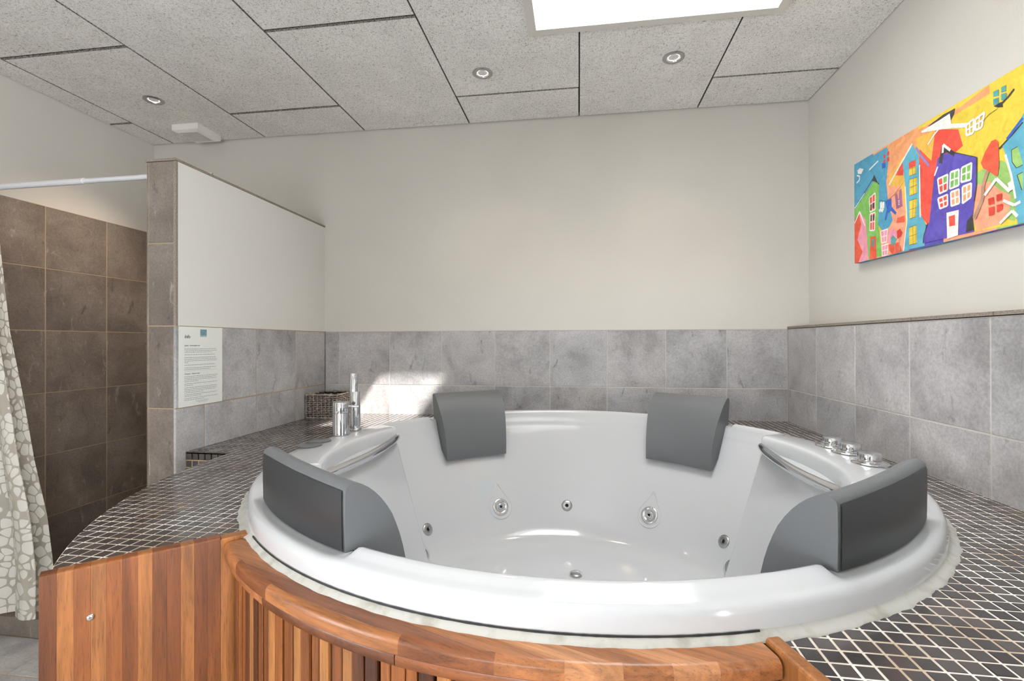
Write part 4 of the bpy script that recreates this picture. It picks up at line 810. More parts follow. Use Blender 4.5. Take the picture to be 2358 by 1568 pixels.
PS=[('yel',[(-1.0,0.969),(-1.211,0.955),(-1.208,0.546),(-1.046,0.554),(-0.895,0.839),(-0.803,0.904),(-0.831,0.97)]),('yel',[(-0.833,0.953),(-1.044,0.953),(-1.203,0.952),(-1.273,0.943),(-1.281,0.534),(-1.2,0.542),(-1.056,0.553),(-0.831,0.651)]),('org',[(-0.626,0.956),(-0.999,0.935),(-1.1,0.947),(-1.102,0.921),(-1.01,0.921),(-0.92,0.92),(-0.83,0.893),(-0.72,0.555),(-0.631,0.567)]),('ye2',[(-0.673,0.844),(-0.751,0.887),(-0.807,0.89),(-0.852,0.851),(-0.852,0.777),(-0.806,0.798),(-0.753,0.565),(-0.698,0.633),(-0.663,0.789)]),('pea',[(-0.659,0.808),(-0.734,0.787),(-0.754,0.704),(-0.757,0.556),(-0.688,0.554),(-0.633,0.561),(-0.671,0.698)]),('ye2',[(-0.812,0.921),(-0.895,0.912),(-0.907,0.881),(-0.887,0.819),(-0.838,0.868),(-0.812,0.89)]),('sky',[(-0.45,0.96),(-0.521,0.956),(-0.66,0.954),(-0.673,0.926),(-0.654,0.827),(-0.663,0.759),(-0.689,0.676),(-0.671,0.657),(-0.634,0.648),(-0.566,0.726),(-0.448,0.757)]),('red',[(-0.899,0.913),(-0.991,0.872),(-1.008,0.816),(-0.969,0.804),(-0.914,0.78),(-0.889,0.66),(-0.865,0.616),(-0.836,0.651),(-0.825,0.824),(-0.829,0.877),(-0.881,0.82)]),('red',[(-0.826,0.85),(-0.852,0.856),(-0.851,0.635),(-0.834,0.661)]),('red',[(-0.755,0.888),(-0.807,0.89),(-0.751,0.862),(-0.746,0.819),(-0.708,0.832)]),('gr2',[(-1.056,0.719),(-1.087,0.723),(-1.136,0.725),(-1.158,0.707),(-1.181,0.608),(-1.175,0.551),(-1.049,0.621)]),('pea',[(-1.057,0.684),(-1.098,0.681),(-1.133,0.645),(-1.163,0.623),(-1.16,0.586),(-1.132,0.554),(-1.055,0.555),(-1.042,0.592)]),('grn',[(-0.449,0.78),(-0.503,0.81),(-0.577,0.853),(-0.612,0.835),(-0.605,0.685),(-0.629,0.559),(-0.544,0.559),(-0.524,0.705),(-0.448,0.747)]),('pin',[(-0.448,0.724),(-0.486,0.765),(-0.527,0.717),(-0.544,0.559),(-0.473,0.561),(-0.447,0.592)]),('dor',[(-0.448,0.737),(-0.481,0.758),(-0.497,0.709),(-0.469,0.653),(-0.504,0.598),(-0.473,0.556),(-0.449,0.558)]),('dor',[(-0.555,0.647),(-0.591,0.641),(-0.595,0.555),(-0.552,0.559)]),('tea',[(-0.566,0.636),(-0.58,0.634),(-0.579,0.605),(-0.565,0.607)]),('blk',[(-0.454,0.7873),(-0.504,0.8173),(-0.502,0.8207),(-0.452,0.7907)]),('blk',[(-0.5041,0.8173),(-0.5781,0.8663),(-0.5759,0.8697),(-0.5019,0.8207)]),('blk',[(-0.5756,0.8666),(-0.6106,0.8306),(-0.6134,0.8334),(-0.5784,0.8694)]),('wht',[(-0.452,0.7843),(-0.521,0.8253),(-0.519,0.8287),(-0.45,0.7877)]),('blk',[(-0.567,0.859),(-0.582,0.879),(-0.607,0.837),(-0.582,0.854)]),('wht',[(-0.4512,0.7219),(-0.4882,0.7609),(-0.4838,0.7651),(-0.4468,0.7261)]),('wht',[(-0.4834,0.7616),(-0.5184,0.6966),(-0.5236,0.6994),(-0.4886,0.7644)]),('red',[(-0.551,0.799),(-0.588,0.807),(-0.587,0.745),(-0.555,0.743)]),('wht',[(-0.5515,0.7966),(-0.5885,0.8046),(-0.5875,0.8094),(-0.5505,0.8014)]),('wht',[(-0.5855,0.807),(-0.5845,0.745),(-0.5895,0.745),(-0.5905,0.807)]),('wht',[(-0.5868,0.7475),(-0.5548,0.7455),(-0.5552,0.7405),(-0.5872,0.7425)]),('wht',[(-0.5575,0.7432),(-0.5535,0.7992),(-0.5485,0.7988),(-0.5525,0.7428)]),('wht',[(-0.568,0.803),(-0.569,0.744),(-0.573,0.744),(-0.572,0.803)]),('wht',[(-0.5533,0.769),(-0.5873,0.774),(-0.5867,0.778),(-0.5527,0.773)]),('red',[(-0.555,0.734),(-0.587,0.733),(-0.583,0.666),(-0.553,0.671)]),('wht',[(-0.5549,0.7315),(-0.5869,0.7305),(-0.5871,0.7355),(-0.5551,0.7365)]),('wht',[(-0.5845,0.7331),(-0.5805,0.6661),(-0.5855,0.6659),(-0.5895,0.7329)]),('wht',[(-0.5834,0.6685),(-0.5534,0.6735),(-0.5526,0.6685),(-0.5826,0.6635)]),('wht',[(-0.5555,0.6709),(-0.5575,0.7339),(-0.5525,0.7341),(-0.5505,0.6711)]),('wht',[(-0.569,0.7331),(-0.566,0.6691),(-0.57,0.6689),(-0.573,0.7329)]),('wht',[(-0.5537,0.701),(-0.5847,0.697),(-0.5853,0.701),(-0.5543,0.705)]),('blk',[(-0.558,0.772),(-0.566,0.771),(-0.564,0.748),(-0.556,0.749)]),('blk',[(-0.571,0.773),(-0.582,0.772),(-0.582,0.752),(-0.57,0.753)]),('blk',[(-0.558,0.728),(-0.567,0.727),(-0.566,0.706),(-0.557,0.706)]),('blk',[(-0.572,0.727),(-0.584,0.726),(-0.582,0.705),(-0.572,0.706)]),('wht',[(-0.4657,0.8821),(-0.4857,0.8871),(-0.4843,0.8929),(-0.4643,0.8879)]),('wht',[(-0.4879,0.8894),(-0.4909,0.9044),(-0.4851,0.9056),(-0.4821,0.8906)]),('wht',[(-0.4893,0.9077),(-0.4693,0.9177),(-0.4667,0.9123),(-0.4867,0.9023)]),('wht',[(-0.471,0.934),(-0.488,0.938),(-0.515,0.925),(-0.499,0.911),(-0.476,0.919)]),('wht',[(-0.5527,0.9051),(-0.5727,0.9101),(-0.5713,0.9159),(-0.5513,0.9109)]),('wht',[(-0.5727,0.9101),(-0.6077,0.9191),(-0.6063,0.9249),(-0.5713,0.9159)]),('dr',[(-0.639,0.932),(-0.648,0.933),(-0.651,0.917),(-0.641,0.918)]),('dr',[(-0.661,0.934),(-0.672,0.934),(-0.673,0.92),(-0.659,0.922)]),('dr',[(-0.639,0.914),(-0.649,0.912),(-0.65,0.895),(-0.637,0.899)]),('dr',[(-0.66,0.914),(-0.671,0.914),(-0.673,0.898),(-0.658,0.899)]),('nav',[(-0.629,0.905),(-0.652,0.899),(-0.65,0.882),(-0.631,0.883)]),('blk',[(-0.6108,0.7714),(-0.6538,0.7554),(-0.6542,0.7566),(-0.6112,0.7726)]),('blk',[(-0.6541,0.7554),(-0.6991,0.7654),(-0.6989,0.7666),(-0.6539,0.7566)]),('blk',[(-0.6993,0.7655),(-0.7333,0.7835),(-0.7327,0.7845),(-0.6987,0.7665)]),('blk',[(-0.7333,0.7835),(-0.7573,0.8005),(-0.7567,0.8015),(-0.7327,0.7845)]),('nav',[(-0.649,0.755),(-0.683,0.759),(-0.685,0.727),(-0.711,0.699),(-0.705,0.692),(-0.681,0.713),(-0.662,0.709),(-0.653,0.685),(-0.644,0.691),(-0.658,0.725)]),('wht',[(-0.617,0.7615),(-0.619,0.7365),(-0.631,0.7375),(-0.629,0.7625)]),('wht',[(-0.6217,0.742),(-0.6097,0.734),(-0.6163,0.724),(-0.6283,0.732)]),('wht',[(-0.631,0.758),(-0.631,0.734),(-0.643,0.734),(-0.643,0.758)]),('wht',[(-0.6332,0.7386),(-0.6222,0.7296),(-0.6298,0.7204),(-0.6408,0.7294)]),('mau',[(-0.702,0.765),(-0.738,0.777),(-0.743,0.713),(-0.711,0.711)]),('org',[(-0.715,0.77),(-0.727,0.772),(-0.724,0.744),(-0.72,0.745)]),('wht',[(-0.721,0.739),(-0.728,0.737),(-0.728,0.733),(-0.721,0.735)]),('wht',[(-0.721,0.732),(-0.728,0.73),(-0.728,0.727),(-0.721,0.729)]),('wht',[(-0.721,0.726),(-0.728,0.724),(-0.728,0.721),(-0.721,0.723)]),('pin',[(-0.62,0.653),(-0.662,0.652),(-0.655,0.606),(-0.628,0.607)]),('wht',[(-0.62,0.651),(-0.662,0.65),(-0.662,0.654),(-0.62,0.655)]),('wht',[(-0.66,0.6523),(-0.653,0.6063),(-0.657,0.6057),(-0.664,0.6517)]),('wht',[(-0.6551,0.608),(-0.6281,0.609),(-0.6279,0.605),(-0.6549,0.604)]),('wht',[(-0.63,0.6073),(-0.622,0.6533),(-0.618,0.6527),(-0.626,0.6067)]),('wht',[(-0.6395,0.652),(-0.6395,0.607),(-0.6425,0.607),(-0.6425,0.652)]),('wht',[(-0.624,0.6285),(-0.658,0.6275),(-0.658,0.6305),(-0.624,0.6315)]),('pin',[(-0.628,0.597),(-0.666,0.597),(-0.657,0.557),(-0.629,0.559)]),('wht',[(-0.628,0.595),(-0.666,0.595),(-0.666,0.599),(-0.628,0.599)]),('wht',[(-0.664,0.5974),(-0.655,0.5574),(-0.659,0.5566),(-0.668,0.5966)]),('wht',[(-0.6571,0.559),(-0.6291,0.561),(-0.6289,0.557),(-0.6569,0.555)]),('wht',[(-0.631,0.5591),(-0.63,0.5971),(-0.626,0.5969),(-0.627,0.5589)]),('wht',[(-0.6455,0.5972),(-0.6415,0.5582),(-0.6445,0.5578),(-0.6485,0.5968)]),('wht',[(-0.629,0.5765),(-0.661,0.5755),(-0.661,0.5785),(-0.629,0.5795)]),('dor',[(-0.664,0.594),(-0.723,0.591),(-0.74,0.556),(-0.688,0.554),(-0.67,0.572)]),('dor',[(-0.716,0.678),(-0.754,0.677),(-0.753,0.654),(-0.711,0.662)]),('pin',[(-0.666,0.641),(-0.698,0.645),(-0.715,0.624),(-0.697,0.587),(-0.666,0.6)]),('tan',[(-0.725,0.6041),(-0.723,0.5591),(-0.727,0.5589),(-0.729,0.6039)]),('tan',[(-0.695,0.5926),(-0.702,0.5596),(-0.706,0.5604),(-0.699,0.5934)]),('dr',[(-0.713,0.633),(-0.73,0.637),(-0.743,0.62),(-0.736,0.608),(-0.715,0.604)]),('tea',[(-0.68,0.614),(-0.691,0.623),(-0.713,0.604),(-0.697,0.586),(-0.682,0.588)]),('blu',[(-0.745,0.864),(-0.794,0.91),(-0.826,0.855),(-0.832,0.661),(-0.851,0.63),(-0.85,0.552),(-0.75,0.556),(-0.766,0.651),(-0.758,0.776)]),('blu',[(-0.81,0.642),(-0.836,0.654),(-0.857,0.615),(-0.84,0.568),(-0.81,0.569)]),('wht',[(-0.6743,0.8064),(-0.7103,0.8384),(-0.7057,0.8436),(-0.6697,0.8116)]),('wht',[(-0.7102,0.8383),(-0.7962,0.9073),(-0.7918,0.9127),(-0.7058,0.8437)]),('lil',[(-0.8086,0.8878),(-0.8346,0.8478),(-0.8414,0.8522),(-0.8154,0.8922)]),('lil',[(-0.8349,0.8475),(-0.8689,0.8045),(-0.8751,0.8095),(-0.8411,0.8525)]),('wht',[(-0.756,0.7759),(-0.764,0.6569),(-0.768,0.6571),(-0.76,0.7761)]),('wht',[(-0.764,0.6574),(-0.746,0.5564),(-0.75,0.5556),(-0.768,0.6566)]),('wht',[(-0.8265,0.825),(-0.8275,0.651),(-0.8325,0.651),(-0.8315,0.825)]),('yel',[(-0.777,0.851),(-0.811,0.849),(-0.812,0.803),(-0.779,0.805)]),('blk',[(-0.777,0.8503),(-0.811,0.8483),(-0.811,0.8497),(-0.777,0.8517)]),('blk',[(-0.779,0.8043),(-0.812,0.8023),(-0.812,0.8037),(-0.779,0.8057)]),('blk',[(-0.7934,0.85),(-0.7954,0.804),(-0.7966,0.804),(-0.7946,0.85)]),('blk',[(-0.8074,0.85),(-0.8074,0.804),(-0.8086,0.804),(-0.8086,0.85)]),('blk',[(-0.778,0.8274),(-0.811,0.8254),(-0.811,0.8266),(-0.778,0.8286)]),('yel',[(-0.781,0.793),(-0.816,0.789),(-0.817,0.736),(-0.78,0.737)]),('blk',[(-0.7809,0.7923),(-0.8159,0.7883),(-0.8161,0.7897),(-0.7811,0.7937)]),('blk',[(-0.78,0.7363),(-0.817,0.7353),(-0.817,0.7367),(-0.78,0.7377)]),('blk',[(-0.7984,0.791),(-0.7984,0.737),(-0.7996,0.737),(-0.7996,0.791)]),('blk',[(-0.8124,0.79),(-0.8124,0.738),(-0.8136,0.738),(-0.8136,0.79)]),('blk',[(-0.781,0.7644),(-0.817,0.7624),(-0.817,0.7636),(-0.781,0.7656)]),('yel',[(-0.779,0.721),(-0.817,0.718),(-0.809,0.658),(-0.78,0.659)]),('blk',[(-0.7789,0.7203),(-0.8169,0.7173),(-0.8171,0.7187),(-0.7791,0.7217)]),('blk',[(-0.78,0.6583),(-0.809,0.6573),(-0.809,0.6587),(-0.78,0.6597)]),('blk',[(-0.7974,0.719),(-0.7944,0.658),(-0.7956,0.658),(-0.7986,0.719)]),('blk',[(-0.8134,0.7191),(-0.8044,0.6591),(-0.8056,0.6589),(-0.8146,0.7189)]),('blk',[(-0.779,0.6894),(-0.813,0.6874),(-0.813,0.6886),(-0.779,0.6906)]),('yel',[(-0.778,0.629),(-0.813,0.63),(-0.814,0.568),(-0.777,0.57)]),('blk',[(-0.778,0.6283),(-0.813,0.6293),(-0.813,0.6307),(-0.778,0.6297)]),('blk',[(-0.777,0.5693),(-0.814,0.5673),(-0.814,0.5687),(-0.777,0.5707)]),('blk',[(-0.7944,0.629),(-0.7954,0.569),(-0.7966,0.569),(-0.7956,0.629)]),('blk',[(-0.8094,0.631),(-0.8094,0.569),(-0.8106,0.569),(-0.8106,0.631)]),('blk',[(-0.777,0.5984),(-0.814,0.5984),(-0.814,0.5996),(-0.777,0.5996)]),('red',[(-0.777,0.851),(-0.811,0.849),(-0.811,0.829),(-0.778,0.83)]),('blk',[(-0.867,0.936),(-0.934,0.943),(-0.981,0.94),(-0.977,0.925),(-0.963,0.91),(-0.915,0.921)]),('wht',[(-0.919,0.933),(-0.96,0.934),(-0.966,0.9),(-1.025,0.876),(-1.025,0.863),(-0.934,0.898),(-0.838,0.928),(-0.838,0.933)]),('wht',[(-0.9187,0.9117),(-0.8937,0.8997),(-0.8963,0.8943),(-0.9213,0.9063)]),('wht',[(-0.8933,0.8994),(-0.8653,0.8794),(-0.8687,0.8746),(-0.8967,0.8946)]),('wht',[(-1.0218,0.8666),(-1.0498,0.8736),(-1.0482,0.8804),(-1.0202,0.8734)]),('wht',[(-1.0455,0.8772),(-1.0435,0.8372),(-1.0505,0.8368),(-1.0525,0.8768)]),('wht',[(-1.0474,0.8405),(-1.0234,0.8435),(-1.0226,0.8365),(-1.0466,0.8335)]),('wht',[(-1.0265,0.8402),(-1.0245,0.8702),(-1.0175,0.8698),(-1.0195,0.8398)]),('wht',[(-1.0325,0.873),(-1.0325,0.838),(-1.0375,0.838),(-1.0375,0.873)]),('wht',[(-1.0222,0.8525),(-1.0482,0.8545),(-1.0478,0.8595),(-1.0218,0.8575)]),('wht',[(-1.0547,0.8686),(-1.0857,0.8746),(-1.0843,0.8814),(-1.0533,0.8754)]),('wht',[(-1.0816,0.8788),(-1.0726,0.8408),(-1.0794,0.8392),(-1.0884,0.8772)]),('wht',[(-1.0762,0.8435),(-1.0552,0.8445),(-1.0548,0.8375),(-1.0758,0.8365)]),('wht',[(-1.0585,0.8411),(-1.0575,0.8721),(-1.0505,0.8719),(-1.0515,0.8409)]),('wht',[(-1.0665,0.8752),(-1.0635,0.8412),(-1.0685,0.8408),(-1.0715,0.8748)]),('wht',[(-1.0542,0.8545),(-1.0802,0.8565),(-1.0798,0.8615),(-1.0538,0.8595)]),('blk',[(-1.0803,0.8543),(-1.1003,0.8643),(-1.0997,0.8657),(-1.0797,0.8557)]),('blk',[(-1.1001,0.8643),(-1.1281,0.8673),(-1.1279,0.8687),(-1.0999,0.8657)]),('tea',[(-1.114,0.92),(-1.131,0.918),(-1.131,0.901),(-1.114,0.906)]),('tea',[(-1.139,0.919),(-1.153,0.918),(-1.153,0.902),(-1.139,0.905)]),('tea',[(-1.114,0.9),(-1.131,0.896),(-1.131,0.878),(-1.114,0.884)]),('tea',[(-1.139,0.901),(-1.154,0.897),(-1.154,0.88),(-1.139,0.884)]),('blk',[(-1.115,0.88),(-1.14,0.88),(-1.144,0.864),(-1.127,0.871)]),('blk',[(-1.1389,0.8727),(-1.1599,0.8807),(-1.1581,0.8853),(-1.1371,0.8773)]),('blk',[(-1.1604,0.8809),(-1.1784,0.8929),(-1.1756,0.8971),(-1.1576,0.8851)]),('pur',[(-0.91,0.816),(-0.933,0.821),(-0.98,0.808),(-1.059,0.763),(-1.056,0.677),(-1.042,0.592),(-1.048,0.554),(-0.844,0.562),(-0.848,0.584),(-0.873,0.626),(-0.894,0.761)]),('blk',[(-0.914,0.8),(-0.929,0.854),(-0.98,0.808),(-0.976,0.796),(-0.948,0.821),(-0.933,0.821),(-0.929,0.792)]),('wht',[(-0.935,0.8247),(-0.937,0.8497),(-0.929,0.8503),(-0.927,0.8253)]),('wht',[(-0.9302,0.8472),(-0.9592,0.8182),(-0.9648,0.8238),(-0.9358,0.8528)]),('wht',[(-0.8986,0.7645),(-0.9126,0.7885),(-0.9074,0.7915),(-0.8934,0.7675)]),('blk',[(-1.057,0.762),(-1.055,0.682),(-1.059,0.682),(-1.061,0.762)]),('blk',[(-1.055,0.6824),(-1.047,0.6424),(-1.051,0.6416),(-1.059,0.6816)]),('blk',[(-1.023,0.589),(-1.042,0.605),(-1.048,0.559),(-1.019,0.558)]),('blk',[(-0.8652,0.623),(-0.8462,0.588),(-0.8498,0.586),(-0.8688,0.621)]),('blk',[(-0.846,0.5873),(-0.842,0.5623),(-0.846,0.5617),(-0.85,0.5867)]),('blk',[(-0.9795,0.8061),(-1.0555,0.7631),(-1.0565,0.7649),(-0.9805,0.8079)]),('red',[(-0.91,0.751),(-0.951,0.751),(-0.949,0.704),(-0.917,0.703)]),('grn',[(-0.931,0.751),(-0.951,0.751),(-0.95,0.728),(-0.932,0.727)]),('wht',[(-0.91,0.748),(-0.951,0.748),(-0.951,0.754),(-0.91,0.754)]),('wht',[(-0.948,0.7511),(-0.946,0.7041),(-0.952,0.7039),(-0.954,0.7509)]),('wht',[(-0.9489,0.707),(-0.9169,0.706),(-0.9171,0.7),(-0.9491,0.701)]),('wht',[(-0.92,0.7034),(-0.913,0.7514),(-0.907,0.7506),(-0.914,0.7026)]),('wht',[(-0.9285,0.7509),(-0.9305,0.7029),(-0.9355,0.7031),(-0.9335,0.7511)]),('wht',[(-0.9131,0.7245),(-0.9501,0.7255),(-0.9499,0.7305),(-0.9129,0.7295)]),('grn',[(-0.962,0.754),(-0.995,0.751),(-0.994,0.704),(-0.959,0.704)]),('wht',[(-0.9617,0.751),(-0.9947,0.748),(-0.9953,0.754),(-0.9623,0.757)]),('wht',[(-0.992,0.7511),(-0.991,0.7041),(-0.997,0.7039),(-0.998,0.7509)]),('wht',[(-0.994,0.707),(-0.959,0.707),(-0.959,0.701),(-0.994,0.701)]),('wht',[(-0.962,0.7038),(-0.965,0.7538),(-0.959,0.7542),(-0.956,0.7042)]),('wht',[(-0.9765,0.7532),(-0.9735,0.7042),(-0.9785,0.7038),(-0.9815,0.7528)]),('wht',[(-0.9599,0.7265),(-0.9949,0.7245),(-0.9951,0.7295),(-0.9601,0.7315)]),('grn',[(-1.005,0.752),(-1.041,0.753),(-1.038,0.706),(-1.003,0.71)]),('wht',[(-1.0051,0.749),(-1.0411,0.75),(-1.0409,0.756),(-1.0049,0.755)]),('wht',[(-1.038,0.7532),(-1.035,0.7062),(-1.041,0.7058),(-1.044,0.7528)]),('wht',[(-1.0383,0.709),(-1.0033,0.713),(-1.0027,0.707),(-1.0377,0.703)]),('wht',[(-1.006,0.7099),(-1.008,0.7519),(-1.002,0.7521),(-1.0,0.7101)]),('wht',[(-1.0205,0.7531),(-1.0185,0.7081),(-1.0235,0.7079),(-1.0255,0.7529)]),('wht',[(-1.0039,0.7285),(-1.0389,0.7275),(-1.0391,0.7325),(-1.0041,0.7335)]),('red',[(-0.911,0.689),(-0.95,0.69),(-0.95,0.656),(-0.919,0.655)]),('wht',[(-0.9111,0.686),(-0.9501,0.687),(-0.9499,0.693),(-0.9109,0.692)]),('wht',[(-0.947,0.69),(-0.947,0.656),(-0.953,0.656),(-0.953,0.69)]),('wht',[(-0.9499,0.659),(-0.9189,0.658),(-0.9191,0.652),(-0.9501,0.653)]),('wht',[(-0.9219,0.6557),(-0.9139,0.6897),(-0.9081,0.6883),(-0.9161,0.6543)]),('wht',[(-0.9285,0.6887),(-0.9325,0.6557),(-0.9375,0.6563),(-0.9335,0.6893)]),('wht',[(-0.9151,0.6695),(-0.9501,0.6705),(-0.9499,0.6755),(-0.9149,0.6745)]),('org',[(-0.963,0.693),(-0.995,0.692),(-0.996,0.65),(-0.965,0.65)]),('wht',[(-0.9629,0.69),(-0.9949,0.689),(-0.9951,0.695),(-0.9631,0.696)]),('wht',[(-0.992,0.6919),(-0.993,0.6499),(-0.999,0.6501),(-0.998,0.6921)]),('wht',[(-0.996,0.653),(-0.965,0.653),(-0.965,0.647),(-0.996,0.647)]),('wht',[(-0.968,0.6501),(-0.966,0.6931),(-0.96,0.6929),(-0.962,0.6499)]),('wht',[(-0.9765,0.6929),(-0.9785,0.6499),(-0.9835,0.6501),(-0.9815,0.6931)]),('wht',[(-0.964,0.6685),(-0.995,0.6685),(-0.995,0.6735),(-0.964,0.6735)]),('org',[(-1.008,0.695),(-1.04,0.695),(-1.038,0.655),(-1.008,0.646)]),('wht',[(-1.008,0.692),(-1.04,0.692),(-1.04,0.698),(-1.008,0.698)]),('wht',[(-1.037,0.6951),(-1.035,0.6551),(-1.041,0.6549),(-1.043,0.6949)]),('wht',[(-1.0371,0.6579),(-1.0071,0.6489),(-1.0089,0.6431),(-1.0389,0.6521)]),('wht',[(-1.011,0.646),(-1.011,0.695),(-1.005,0.695),(-1.005,0.646)]),('wht',[(-1.0215,0.6951),(-1.0205,0.6511),(-1.0255,0.6509),(-1.0265,0.6949)]),('wht',[(-1.0083,0.6685),(-1.0393,0.6725),(-1.0387,0.6775),(-1.0077,0.6735)]),('wht',[(-0.946,0.635),(-0.994,0.631),(-0.99,0.556),(-0.948,0.554)]),('red',[(-0.955,0.621),(-0.979,0.62),(-0.98,0.588),(-0.957,0.59)]),('tan',[(-1.0905,0.7145),(-1.0745,0.6795),(-1.0855,0.6745),(-1.1015,0.7095)]),('tan',[(-1.074,0.6773),(-1.072,0.6393),(-1.084,0.6387),(-1.086,0.6767)]),('tan',[(-1.0728,0.6421),(-1.0438,0.5931),(-1.0542,0.5869),(-1.0832,0.6359)]),('dor',[(-1.073,0.741),(-1.087,0.766),(-1.108,0.788),(-1.122,0.787),(-1.129,0.777),(-1.132,0.716),(-1.127,0.686),(-1.119,0.689),(-1.096,0.712),(-1.081,0.723)]),('wht',[(-1.088,0.6426),(-1.126,0.6766),(-1.12,0.6834),(-1.082,0.6494)]),('wht',[(-1.1196,0.6771),(-1.1596,0.6301),(-1.1664,0.6359),(-1.1264,0.6829)]),('dr',[(-1.096,0.633),(-1.114,0.633),(-1.116,0.614),(-1.098,0.616)]),('dr',[(-1.123,0.636),(-1.14,0.635),(-1.139,0.618),(-1.123,0.619)]),('dr',[(-1.098,0.608),(-1.117,0.607),(-1.116,0.585),(-1.099,0.585)]),('dr',[(-1.124,0.608),(-1.142,0.607),(-1.142,0.592),(-1.124,0.588)]),('blu',[(-1.142,0.762),(-1.202,0.8),(-1.201,0.554),(-1.181,0.556),(-1.181,0.608),(-1.166,0.692)]),('blu',[(-1.18,0.786),(-1.251,0.882),(-1.292,0.736),(-1.281,0.529),(-1.185,0.543)]),('blk',[(-1.1332,0.7548),(-1.1732,0.7758),(-1.1708,0.7802),(-1.1308,0.7592)]),('blk',[(-1.1733,0.7759),(-1.2033,0.7949),(-1.2007,0.7991),(-1.1707,0.7801)]),('nav',[(-1.1584,0.7698),(-1.2044,0.8048),(-1.1996,0.8112),(-1.1536,0.7762)]),('wht',[(-1.1481,0.7332),(-1.1651,0.6732),(-1.1709,0.6748),(-1.1539,0.7348)]),('wht',[(-1.165,0.6735),(-1.177,0.6085),(-1.183,0.6095),(-1.171,0.6745)]),('gr2',[(-1.169,0.739),(-1.187,0.741),(-1.201,0.691),(-1.183,0.687),(-1.171,0.707)]),('blk',[(-1.1869,0.742),(-1.1689,0.74),(-1.1691,0.738),(-1.1871,0.74)]),('blk',[(-1.168,0.7389),(-1.17,0.7069),(-1.172,0.7071),(-1.17,0.7391)]),('blk',[(-1.1701,0.7065),(-1.1821,0.6865),(-1.1839,0.6875),(-1.1719,0.7075)]),('blk',[(-1.1831,0.686),(-1.2011,0.687),(-1.2009,0.689),(-1.1829,0.688)]),('gr2',[(-1.185,0.668),(-1.201,0.67),(-1.201,0.626),(-1.198,0.627)]),('blk',[(-1.2009,0.671),(-1.1849,0.669),(-1.1851,0.667),(-1.2011,0.669)]),('blk',[(-1.184,0.6677),(-1.197,0.6247),(-1.199,0.6253),(-1.186,0.6683)]),('wht',[(-1.1417,0.6117),(-1.1737,0.5897),(-1.1783,0.5963),(-1.1463,0.6183)]),('wht',[(-1.1769,0.5891),(-1.1949,0.5931),(-1.1931,0.6009),(-1.1751,0.5969)]),('wht',[(-1.1352,0.5526),(-1.1722,0.5766),(-1.1678,0.5834),(-1.1308,0.5594)]),('wht',[(-1.1669,0.5774),(-1.1819,0.5594),(-1.1881,0.5646),(-1.1731,0.5826)]),('wht',[(-1.1573,0.656),(-1.1633,0.633),(-1.1787,0.637),(-1.1727,0.66)])]

# ------------------------------------------------------------------ tap and hand shower
t = thing('mixer_tap', 'short chrome cylinder mixer tap with thin side lever on the tub deck', 'tap', (.382, -.880, ZR))
p = (.382, -.880)
b = G(); b.lathe([(.0315, 0), (.031, .003), (.031, .078), (.0305, .080)], 48, (*p, ZR)); b.mk('body', CHR, t, smooth=True, sharp=40)
b = G(); b.lathe([(.0300, .080), (.0300, .083)], 48, (*p, ZR)); b.mk('joint_ring', CHB, t, smooth=True, sharp=40)
b = G(); b.lathe([(.0308, .083), (.031, .085), (.031, .120), (.0300, .1225), (.001, .123)], 48, (*p, ZR)); o = b.mk('handle', CHR, t, smooth=True, sharp=40)
lv = Vector((1, .05, 0)).normalized(); q0 = Vector((*p, ZR+.106))+lv*.028
b = G(); b.tube([q0, q0+lv*.006, q0+lv*.040, q0+lv*.044], [.0055, .0048, .0048, .003], 14); b.mk('lever', CHR, o, smooth=True, sharp=40)
p = (.392, -.785)
t = thing('hand_shower', 'slim upright chrome hand shower in its holder behind the mixer tap', 'shower', (*p, ZR))
b = G(); b.lathe([(.024, 0), (.024, .004), (.0225, .006), (.018, .0065)], 40, (*p, ZR)); b.mk('base_flange', CHB, t, smooth=True, sharp=40)
b = G(); b.lathe([(.0195, .005), (.0195, .150), (.0185, .153), (.015, .153)], 36, (*p, ZR)); b.mk('holder', CHR, t, smooth=True, sharp=40)
b = G(); x_ = -.006
b.lathe([(.014, .10), (.0165, .13), (.0165, .2225), (.0155, .2245), (.001, .225)], 36, (p[0]+x_, p[1], ZR)); hs = b.mk('hand_piece', CHR, t, smooth=True, sharp=40)
for i in range(11):
    for j in range(3):
        a = RD(-50+j*16); zz = ZR+.158+i*.0058; ax = (cos(a), sin(a), 0)
        b = G(); b.lathe([(.0011, 0), (.0009, .0012)], 6, (p[0]+x_+.0164*cos(a), p[1]+.0164*sin(a), zz), ax, cap0=False); b.mk('nozzle', LINING, hs)
b = G(); b.lathe([(.0065, 0), (.0065, .012)], 16, (p[0]+.004, p[1]-.026, ZR+.108), (0, 1, 0)); b.mk('holder_screw', CHR, t, smooth=True, sharp=40)

